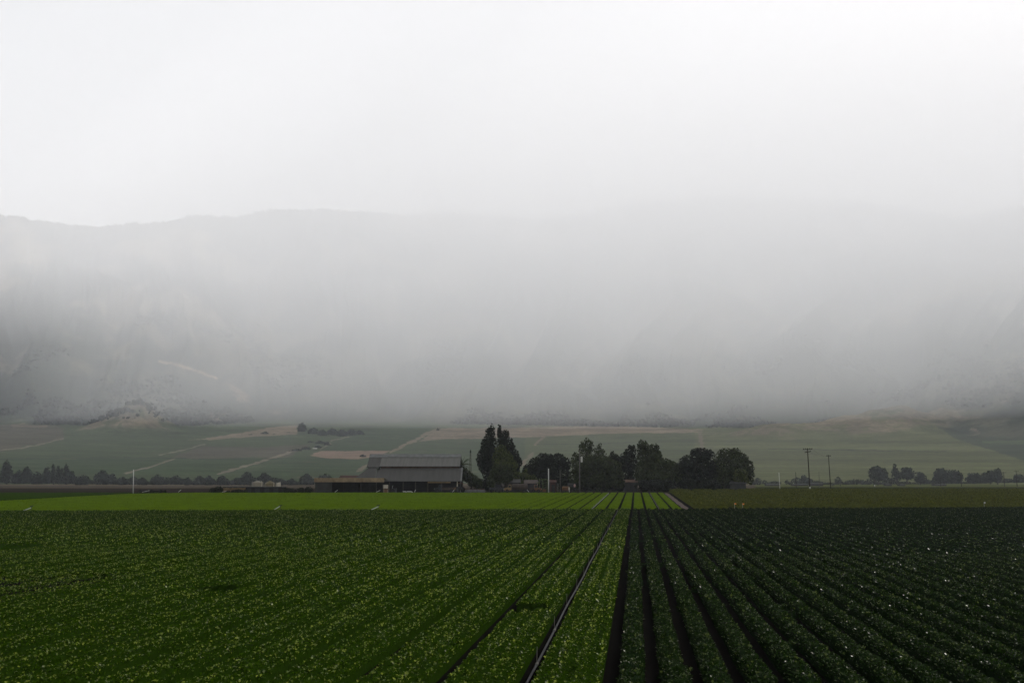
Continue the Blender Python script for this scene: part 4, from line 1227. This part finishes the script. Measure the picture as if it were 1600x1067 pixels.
tree('gum_tree', 'airy gum tree with wispy top behind the transformer pole', [(917, 692, 5, 9), (910, 698, 6, 8), (923, 697, 5, 10), (915, 704, 9, 8), (936.5, 699, 3.4, 8), (934, 708, 7, 9), (942, 710, 4, 8), (898, 711, 4, 5), (903, 716, 6, 6), (920, 716, 16, 9), (897, 722, 8, 7)], 301, 'mid', group=YT, dens=1.7, loose=0.2)
tree('willow_tree', 'wide round willow behind the transformer pole', [(929, 730, 26, 17), (947, 733, 20, 18), (963, 746, 11, 16), (914, 735, 18, 18), (903, 748, 12, 18), (935, 750, 28, 14), (968, 752, 7, 11)], 284, 'mid', group=YT)
tree('broadleaf_tree', 'small dark tree with a knobby top between the willow and the poplar group', [(957, 711, 3.6, 5.5), (954, 717, 4, 5), (963, 717, 6, 6), (968, 726, 10, 11), (960, 736, 9, 14)], 302, 'dark', group=YT)
tree('broadleaf_tree', 'dark upright tree with a toothed top left of the tallest group behind the small house', [(978.5, 711, 3.4, 9), (973.5, 715, 4, 6), (984.5, 703, 3.4, 7), (990, 706, 3.4, 10), (983, 722, 11, 14), (984, 742, 12, 18)], 299, 'dark', group=YT)
tree('poplar_tree', 'leafy four headed tree, tallest right of the willow', [(1001, 699, 5, 11), (1007.5, 699, 5, 10), (1017, 706, 6, 11), (1026, 704, 3.6, 10), (1029, 712, 4, 8), (1012, 716, 14, 15), (1026, 719, 9, 11), (1008, 740, 14, 20)], 297, 'mid', group=YT)
tree('broadleaf_tree', 'low spreading tree right of the small grey house', [(1039, 727, 13, 10), (1020, 735, 14, 13), (1003, 743, 9, 11), (1051, 735, 13, 13), (1034, 749, 26, 13), (1060, 745, 12, 15)], 287, 'mid', group=YT)
tree('oak_tree', 'round dark tree with a flat feathery top, left of the dome shaped tree', [(1095, 713, 14, 12), (1087, 707, 7, 6), (1107, 710, 9, 7), (1074, 724, 12, 11), (1066, 733, 9, 10), (1092, 735, 20, 18), (1080, 749, 20, 13), (1108, 745, 14, 16), (1108, 730, 12, 12), (1062, 742, 12, 12)], 286, 'dark', group=YT)
tree('oak_tree', 'large dome shaped tree at the right end of the yard trees', [(1134, 712, 11, 10), (1148, 709, 8, 8), (1156, 720, 12, 13), (1165, 731, 11, 13), (1171, 744, 6.5, 12), (1142, 730, 18, 18), (1128, 746, 14, 14), (1150, 738, 18, 14), (1121, 730, 8, 16)], 287, 'mid', group=YT)
tree('bush', 'sunlit round bush in front of the dome shaped tree', [(1158, 741, 9, 9), (1163, 750, 6, 7), (1152, 748, 6, 8)], 281, 'light', cat='bush', group='bushes round the yard')
tree('bush', 'narrow bush left of the low grey shed under the dome shaped tree', [(1131, 741, 6, 7), (1136, 749, 5, 8), (1128, 752, 7, 9)], 280.5, 'mid', cat='bush', group='bushes round the yard')
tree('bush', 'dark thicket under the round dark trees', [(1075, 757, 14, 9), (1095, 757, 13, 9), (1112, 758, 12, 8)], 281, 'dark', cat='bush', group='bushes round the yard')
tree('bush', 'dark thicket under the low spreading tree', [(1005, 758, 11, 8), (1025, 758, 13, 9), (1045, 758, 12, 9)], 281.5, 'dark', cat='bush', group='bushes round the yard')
tree('bush', 'green bush beside the barn under the palm', [(729, 744, 8, 9), (738, 750, 8, 9), (746, 756, 7, 8), (725, 735, 5, 6)], 282, 'mid', cat='bush', group='bushes round the yard')
for lob, lab in (([(333, 766, 5, 4), (341, 765, 6, 5)], 'dark bush left of the low building'), ([(366, 768, 5, 3), (373, 767.5, 5, 3.5), (381, 768, 5, 3)], 'dark bush before the tan boards of the low building'),
                 ([(357, 769, 4, 2.5)], 'small weed clump at the left foot of the tan boards'),
                 ([(447, 766, 6, 4), (456, 767, 5, 4)], 'dark bush just right of the low building'), ([(470, 766, 7, 4), (482, 765.5, 6, 5)], 'dark bush just left of the open shed')):
    tree('bush', lab, lob, 261.5, 'dark', leaf=0.35, cat='bush', group='bushes round the yard', trunk=False)
for k, px in enumerate((219, 225, 230, 236, 241, 247, 252, 258)):
    o_ = ('first', 'second', 'third', 'fourth', 'fifth', 'sixth', 'seventh', 'last')[k]
    tree('weed_clump', o_ + ' dark weed clump in the row right of the lone white post', [(px, 767.6 + 0.6 * (k % 3), 2.6, 2.8)], 263, 'dark', leaf=0.25, cat='weed', group='weed clumps at the field edge', single=True)

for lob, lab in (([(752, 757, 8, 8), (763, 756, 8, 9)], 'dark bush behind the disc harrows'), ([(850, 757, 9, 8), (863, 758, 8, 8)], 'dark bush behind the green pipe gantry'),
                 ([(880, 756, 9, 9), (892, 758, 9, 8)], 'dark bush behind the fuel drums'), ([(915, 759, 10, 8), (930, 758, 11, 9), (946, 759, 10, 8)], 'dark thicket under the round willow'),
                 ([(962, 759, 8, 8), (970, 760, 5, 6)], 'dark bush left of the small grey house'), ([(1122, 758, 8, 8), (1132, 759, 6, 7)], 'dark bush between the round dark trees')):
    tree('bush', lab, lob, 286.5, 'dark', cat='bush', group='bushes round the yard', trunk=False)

# palm beside the barn
D = 284.0
t = thing('palm_tree', 'small palm with arching fronds at the right end of the barn', 'palm', 721.5, D)
h = LZ(726, D, t)
MB().tube([(0, 0, -0.2), (0.1, 0, h * 0.5), (0, 0, h)], [0.32, 0.24, 0.22], 8).build('trunk', M_bark, t)
for k in range(22):
    a = k * 2.399; el = (0.95, 0.5, 0.1, 1.25)[k % 4]; L = rnd.uniform(2.2, 3.3)
    m = MB(); pts = []
    for i in range(6):
        q = i / 5; r_ = L * q * math.cos(el) * (1 + 0.1 * q)
        pts.append((math.cos(a) * r_, math.sin(a) * r_, h + L * q * math.sin(el) - 1.5 * q * q * (1.2 - math.sin(el) * 0.8)))
    m.tube(pts, [0.05, 0.05, 0.04, 0.03, 0.02, 0.01], 4)
    sx, sy = -math.sin(a), math.cos(a)
    for i in range(1, 6):
        p = Vector(pts[i])
        for s_ in (-1, 1):
            for q in (0, 0.5):
                p2 = Vector(pts[i - 1]).lerp(p, q + 0.4)
                e = p2 + Vector((sx * s_ * 0.55 + math.cos(a) * 0.35, sy * s_ * 0.55 + math.sin(a) * 0.35, -0.3))
                m.add([p2, p2 + Vector((math.cos(a), math.sin(a), 0)) * 0.1, e], [(0, 1, 2)])
    m.build('frond', M_fol['mid'], t)

# ---- the far tree line on the left and the hazy one on the right
ORD = ['first', 'second', 'third', 'fourth', 'fifth', 'sixth', 'seventh', 'eighth', 'ninth', 'tenth', 'eleventh', 'twelfth', 'thirteenth', 'fourteenth', 'fifteenth', 'sixteenth',
       'seventeenth', 'eighteenth', 'nineteenth', 'twentieth', 'twenty-first', 'twenty-second', 'twenty-third', 'twenty-fourth', 'twenty-fifth', 'twenty-sixth', 'twenty-seventh', 'twenty-eighth', 'twenty-ninth', 'thirtieth']
left_line = [(11, 737, 9, 18, 'tall oval'), (30, 746, 11, 11, 'round'), (42, 739, 8, 10, 'round'), (58, 747, 11, 10, 'round'), (73, 743, 8, 13, 'bushy'), (83, 740, 4, 15, 'slim pointed'),
    (90.5, 741, 4, 14, 'slim pointed'), (96, 744, 4, 13, 'slim pointed'), (103, 740, 5.5, 16, 'tall ragged'), (112, 746, 8, 10, 'round'), (130, 750, 12, 8, 'wide low'), (160, 746, 13, 11, 'broad round'),
    (174, 749, 9, 9, 'round'), (191, 751, 9, 7, 'low'), (208, 751, 9, 7, 'low'), (223, 752, 8, 6, 'low'), (246, 750, 12, 8.5, 'broad'), (275, 750.5, 11, 8, 'broad'), (293, 752, 7, 6, 'small'), (311, 751, 10, 8, 'round'),
    (327, 751, 8, 8, 'round'), (347, 751, 10, 8, 'broad'), (370, 753, 7.5, 7.5, 'small dark'), (386, 747, 10, 11, 'big round'), (414, 748, 12, 10, 'big broad'), (438, 753, 9, 5.5, 'low'), (456, 753, 9, 5, 'low'), (478, 749, 11, 9, 'broad'), (508, 749, 13, 9, 'broad')]
for k, (cx, cyp, rx, ry, w) in enumerate(left_line):
    lob = [(cx, cyp, rx, ry)]
    if 'pointed' not in w:
        lob = [(cx - rx * 0.35, cyp + ry * 0.15, rx * 0.66, ry * 0.85), (cx + rx * 0.35, cyp + ry * 0.2, rx * 0.66, ry * 0.8), (cx, cyp - ry * 0.25, rx * 0.6, ry * 0.75), (cx + rx * rnd.uniform(-.5, .5), cyp + ry * 0.4, rx * 0.8, ry * 0.6)]
    else:
        lob = [(cx, cyp - ry * 0.35, rx * 0.6, ry * 0.65), (cx + 0.5, cyp + ry * 0.25, rx, ry * 0.75)]
    tree('far_tree', '%s hazy tree, %s from the left edge in the far left tree line' % (w, ORD[k]), lob, 975 + 9 * ((k * 7) % 5), 'far', leaf=2.2, dens=3.2, group='far tree line on the left', limbs=2)
right_line = [(1372, 739, 15, 12, 'broad square topped'), (1398, 737, 5, 12, 'pointed'), (1417, 739, 11, 10, 'flat topped'), (1438, 746, 10, 9, 'low round'), (1472, 743, 15, 12, 'wide domed'),
    (1492, 744, 12, 10, 'domed'), (1522, 746, 12, 8, 'low'), (1548, 744, 13, 9, 'broad'), (1559, 742, 7, 10, 'round'), (1592, 748, 9, 8, 'low')]
for k, (cx, cyp, rx, ry, w) in enumerate(right_line):
    if w == 'pointed': lob = [(cx, cyp - 6, 2.2, 7), (cx + 1, cyp + 2, 5.5, 9), (cx + 6, cyp + 6, 6, 7)]
    else: lob = [(cx - rx * 0.35, cyp, rx * 0.66, ry * 0.9), (cx + rx * 0.35, cyp + ry * 0.08, rx * 0.66, ry * 0.9), (cx, cyp - ry * 0.2, rx * 0.6, ry * 0.8), (cx, cyp + ry * 0.4, rx * 0.95, ry * 0.6)]
    tree('far_tree', '%s bluish hazy tree, %s from the left in the far right tree line' % (w, ORD[k]), lob, 972 + 12 * ((k * 3) % 4), 'far', leaf=2.4, dens=3.2, group='far tree line on the right', limbs=2)
for px0, px1, D, cyp, lab in ((-15, 62, 1004, 752, 'low hazy hedge under the far left trees at the frame edge'), (62, 145, 1006, 752.5, 'low hazy hedge under the pointed trees of the far left tree line'), (145, 262, 1005, 753, 'low hazy hedge behind the lone white post'),
        (262, 352, 1007, 753.5, 'low hazy hedge between the lone white post and the cream tanks'), (352, 480, 1006, 754, 'low hazy hedge behind the cream tanks'), (480, 565, 1006, 753.5, 'low hazy hedge behind the open shed'),
        (1178, 1262, 1010, 752.5, 'low bluish hedge left of the tall utility pole'), (1262, 1352, 1011, 753, 'low bluish hedge behind the tall utility poles'), (1350, 1462, 1009, 751.5, 'low bluish hedge under the pointed far tree'), (1462, 1600, 1010, 752.5, 'low bluish hedge under the wide tree clump on the right')):
    lob = []; q = px0
    while q < px1:
        w = rnd.uniform(3, 11); hh = rnd.uniform(1.8, 6.2); lob.append((q, 757.3 - hh * 0.8 - rnd.uniform(0, 1), w, hh)); q += w * rnd.uniform(0.8, 1.9)
    tree('hedge', lab, lob, D, 'far', leaf=2.2, dens=2.6, cat='hedge', group='far hedges', single=True)
tree('far_tree', 'small round hazy tree alone left of the tall utility pole', [(1256, 747.5, 5, 6)], 985, 'far', leaf=1.6, dens=3.2, group='far tree line on the right', limbs=2)

# ---- trees out on the fan: each stands where its foot meets the ground
fan_trees = [  # cx, base y, half width, height, where
 (85, 716, 3, 7, 'small tree on the field edge above the left tree line'), (121, 713, 9, 6, 'flat round bush in the green field on the left'), (228, 715, 13, 6.5, 'long hedge bush beside the left dirt road'),
 (247, 715, 8, 4.5, 'hedge bush at the bend of the left dirt road'), (262, 714, 4, 4, 'small hedge bush right of the bend of the left dirt road'), (210, 691, 14, 8, 'broad oak clump below the tan knoll'), (249, 690, 7, 6, 'round oak right of the clump below the tan knoll'),
 (365, 685, 3, 5, 'small tree on the tan field, leftmost of its row'), (378, 685, 2.4, 6, 'thin tree on the tan field, second of its row'), (391, 685, 5.5, 7, 'round oak on the tan field, third of its row'), (414, 683, 7.5, 8.5, 'large round oak on the tan field, fourth of its row'),
 (428, 683, 5, 5.5, 'round oak on the tan field, fifth of its row'), (451, 680, 5.5, 5, 'flat oak on the tan field at the right end of its row'),
 (472, 678, 8, 18, 'tall dark tree at the left end of the village'), (489, 681, 9, 13, 'dense tree on the left in the village'), (504, 683, 8, 12, 'dense tree beside the white village roofs'), (519, 682, 9, 13, 'dense tree in the middle of the village'),
 (534, 684, 9, 13, 'dense tree right of the village middle'), (549, 682, 9, 12, 'dense tree near the right end of the village'), (562, 681, 7, 9, 'low tree at the right end of the village'),
 (486, 694, 5, 5, 'small dark tree below the village, leftmost'), (500, 696, 8, 8, 'round tree below the village, left of the winding road'), (511, 698, 6, 8, 'round tree below the village beside the winding road'), (497, 702, 6, 6, 'round tree just above the white farmhouse'),
 (478, 705, 8, 7, 'dark tree left of the white farmhouse'), (464, 707, 9, 6, 'dark low tree, second left of the white farmhouse'), (452, 708, 5, 3.5, 'low bush at the left end of the farmhouse trees'), (567, 715, 5, 5, 'round bush at the right end of the red bare field'),
 (1507, 714, 5, 5, 'small hazy tree left of the dark wooded tongue'), (1525, 713, 7, 6, 'hazy tree at the tip of the dark wooded tongue'), (1545, 712, 10, 9, 'hazy tree in the lower part of the wooded tongue'), (1566, 716, 10, 10, 'hazy tree in the middle of the wooded tongue'), (1588, 720, 11, 11, 'hazy tree in the wooded tongue by the right edge'),
 (1055, 666, 8, 6, 'hazy tree left of the pale roofs beyond the tan field'), (1085, 668, 7, 6, 'hazy tree between the pale roofs beyond the tan field'), (1165, 672, 6, 7, 'hazy tree by the tan slope right of the pale roofs'), (684, 673, 2.5, 4, 'small tree at the top of the long tan track')]
for cx, by, rw, hh, lab in fan_trees:
    g0 = ground_pt(cx, by); D = float(g0[0] * FW[0] + g0[1] * FW[1])
    lob = [(cx - rw * 0.35, by - hh * 0.45, rw * 0.62, hh * 0.45), (cx + rw * 0.35, by - hh * 0.42, rw * 0.62, hh * 0.45), (cx, by - hh * 0.62, rw * 0.55, hh * 0.40)]
    tree('far_tree', lab, lob, D, 'far', leaf=max(1.6, D / 620), dens=3.2, group='trees scattered on the far fields', limbs=1)

# ---- far farmhouses
M_wall_far = mat('whitewash', (0.62, 0.60, 0.55), rough=0.8, noise=0.1, scale=0.3)
M_roof_far = mat('pale_roof', (0.42, 0.40, 0.37), rough=0.8, noise=0.15, scale=0.2)
houses = [(492, 703.5, 3.2, 3.6, 'tall white farmhouse beside the winding road'), (480, 706.5, 2.6, 2.0, 'low white outbuilding left of the tall farmhouse'), (485.5, 708, 2.4, 1.8, 'small white outbuilding just below the tall farmhouse'),
    (510, 684.5, 5.0, 1.5, 'long pale village roof nearest the winding road'), (513, 676, 3.0, 1.6, 'pale house in the upper village'), (532, 668.5, 3.4, 1.6, 'pale house in the upper right of the village'), (494, 679, 2.4, 1.5, 'small pale house on the left of the village'),
    (551, 664, 6.0, 1.3, 'long pale roof at the top right of the village'), (565, 680, 2.0, 3.0, 'small pale upright building right of the village'),
    (118, 688, 2.2, 1.6, 'small pale house beside the bushes left of the tan knoll'), (178, 688, 2.2, 1.5, 'small pale house above the left green field'),
    (273, 717.5, 2.0, 1.7, 'small white shed at the bend of the left dirt road'), (287, 717, 2.2, 1.3, 'low white shed right of the bend of the left dirt road'), (153, 746, 3.5, 2.2, 'white roof among the far left trees'),
    (1056, 666, 3.2, 1.3, 'leftmost pale roof beyond the tan field'), (1078, 666, 2.6, 1.4, 'middle pale roof beyond the tan field'), (1150, 667, 4.0, 1.2, 'long pale roof right of the dirt track beyond the tan field')]
for cx, by, rw, hh, lab in houses:
    g0 = ground_pt(cx, by); D = float(g0[0] * FW[0] + g0[1] * FW[1]); k = D / (FPX * 1.009)
    t = tag(empty('farmhouse', g0, YAW), lab, 'house', 'far farm buildings')
    w = rw * k; h = hh * k; dp = max(6.0, w * 0.7)
    m = MB(); m.box(-w, w, -dp / 2, dp / 2, -3, h * 0.65)
    for x in (-w, w): m.add([(x, -dp / 2, h * 0.65), (x, dp / 2, h * 0.65), (x, 0, h)], [(0, 1, 2)])
    m.build('wall', M_wall_far, t)
    m = MB()
    m.sheet((-w - .5, -dp / 2 - .5, h * 0.62), (w + .5, -dp / 2 - .5, h * 0.62), (w + .5, -0.01, h + 0.1), (-w - .5, -0.01, h + 0.1), 0.25)
    m.sheet((w + .5, dp / 2 + .5, h * 0.62), (-w - .5, dp / 2 + .5, h * 0.62), (-w - .5, 0.01, h + 0.1), (w + .5, 0.01, h + 0.1), 0.25)
    m.build('roof', M_roof_far, t)
    for x in (-w * 0.5, w * 0.45): MB().box(x - w * 0.12, x + w * 0.12, -dp / 2 - 0.12, -dp / 2 - 0.02, h * 0.2, h * 0.5).build('window', M_glass, t)

# ---- scrub and oak woods on the foot of the hills, one uncounted mass
n = 11000
az = RS.uniform(R(-31), R(31), n); tt = RS.rand(n) ** 1.6 * 0.36
rr_ = np.interp(np.interp(az, faz, fel), (fan_z(np.arange(1200, 3600, 10.0)) - 5) / np.arange(1200, 3600, 10.0), np.arange(1200, 3600, 10.0))
r_ = rr_ + tt * (5300 - rr_)
x = r_ * (RT[0] * np.sin(az) + FW[0] * np.cos(az)); y = r_ * (RT[1] * np.sin(az) + FW[1] * np.cos(az))
cl = fbm(x / 240, y / 240, 3, 77)
k = cl > 0.60
az, r_, x, y = az[k], r_[k], x[k], y[k]
z, _t = terrain_z(az, r_)
kp = np.stack([x, y, z], -1)
for (s0, f0, hh, ws, wf), cnt in zip(KNOLLS[:2], (46, 40)):
    ss = s0 + RS.normal(0, ws * 0.42, cnt); ff = f0 - wf * RS.uniform(0.1, 0.55, cnt)
    zz, _q = terrain_z(np.arctan2(ss, ff), np.hypot(ss, ff))
    kp = np.concatenate([kp, np.stack([ss * RT[0] + ff * FW[0], ss * RT[1] + ff * FW[1], zz], -1)])
V = []
for j in range(5):
    s = RS.uniform(5, 13, len(kp))[:, None]
    c = kp + RS.normal(0, 1, kp.shape) * np.array([6, 6, 1.5]) + np.array([0, 0, 4.5])
    a = RS.normal(size=kp.shape); a /= np.linalg.norm(a, axis=1)[:, None]
    b = np.cross(a, RS.normal(size=kp.shape)); b /= np.linalg.norm(b, axis=1)[:, None]
    V.append(np.stack([c - a * s * 0.5, c + b * s * 0.42, c + a * s * 0.5, c - b * s * 0.42], 1).reshape(-1, 3))
v = np.concatenate(V)
tag(np_mesh('hillside_woods', v, np.arange(len(v)).reshape(-1, 4), M_fol['far']), kind='stuff')
# ------------------------------------------------------------------ air
def vol_mat(name, dens, colour, g):
    m = bpy.data.materials.new(name); m.use_nodes = True
    t = m.node_tree; t.nodes.clear()
    out = t.nodes.new('ShaderNodeOutputMaterial'); v = t.nodes.new('ShaderNodeVolumePrincipled')
    v.inputs['Color'].default_value = (*colour, 1)
    v.inputs['Density'].default_value = dens
    v.inputs['Anisotropy'].default_value = g
    t.links.new(v.outputs[0], out.inputs['Volume'])
    m.cycles.homogeneous_volume = True if hasattr(m, 'cycles') and hasattr(m.cycles, 'homogeneous_volume') else False
    return m

def slab(name, f0, f1, half, z0, z1, m):
    """closed box aligned with the valley"""
    v = []
    for z in (z0, z1):
        for f, s in ((f0, -half), (f0, half), (f1, half), (f1, -half)):
            p = FW * f + RT * s
            v.append((p[0], p[1], z))
    f = [(0, 3, 2, 1), (4, 5, 6, 7), (0, 1, 5, 4), (1, 2, 6, 5), (2, 3, 7, 6), (3, 0, 4, 7)]
    o = np_mesh(name, v, f, m)
    return tag(o, kind='stuff')

slab('haze', -900, 7200, 7000, -1.2, 1700, vol_mat('haze', 9.0e-5, (0.87, 0.915, 0.985), 0.35))
FOG = (0.996, 0.9935, 0.9995)

def bank(z0, z1, m, back, front, left=-6800):
    """a bank of hill fog: closed body, its near edge further back on the left"""
    plan = front + [(back, 6800), (back, min(front[0][1], -2600))]
    v = []
    for z in (z0, z1):
        for f, s in plan:
            p = FW * f + RT * s
            v.append((p[0], p[1], z))
    n = len(plan)
    me = bpy.data.meshes.new('fog_bank')
    me.from_pydata(v, [], [list(range(n)), list(range(2 * n - 1, n - 1, -1))] + [[(i + 1) % n, i, n + i, n + (i + 1) % n] for i in range(n)])
    import bmesh
    bm = bmesh.new(); bm.from_mesh(me); bmesh.ops.recalc_face_normals(bm, faces=bm.faces); bm.to_mesh(me); bm.free()
    me.materials.append(m)
    o = bpy.data.objects.new('fog_bank', me); col.objects.link(o)
    return tag(o, kind='stuff')

front = [(4200, -6800), (3500, -2600), (3000, -1700), (2100, -850), (1150, -100), (950, 1000), (1000, 6800)]  # set back on the left: lens darkening put into the fog's shape
bank(145, 860, vol_mat('fog', 5.2e-4, (0.986, 0.988, 0.999), 0.04), 6900, front)
bank(430, 1300, vol_mat('fog_high', 3.3e-4, FOG, 0.04), 6850, [(2600, -6750), (2500, -2600), (2300, -1700), (1700, -850), (1200, -100), (1010, 990), (1060, 6750)])
# higher cloud closing over the ridge towards the right
bank(850, 1680, vol_mat('fog_top', 3.3e-4, FOG, 0.04), 6880, [(6600, -2200), (5300, -1000), (2600, 500), (1250, 2000), (1250, 6700)])
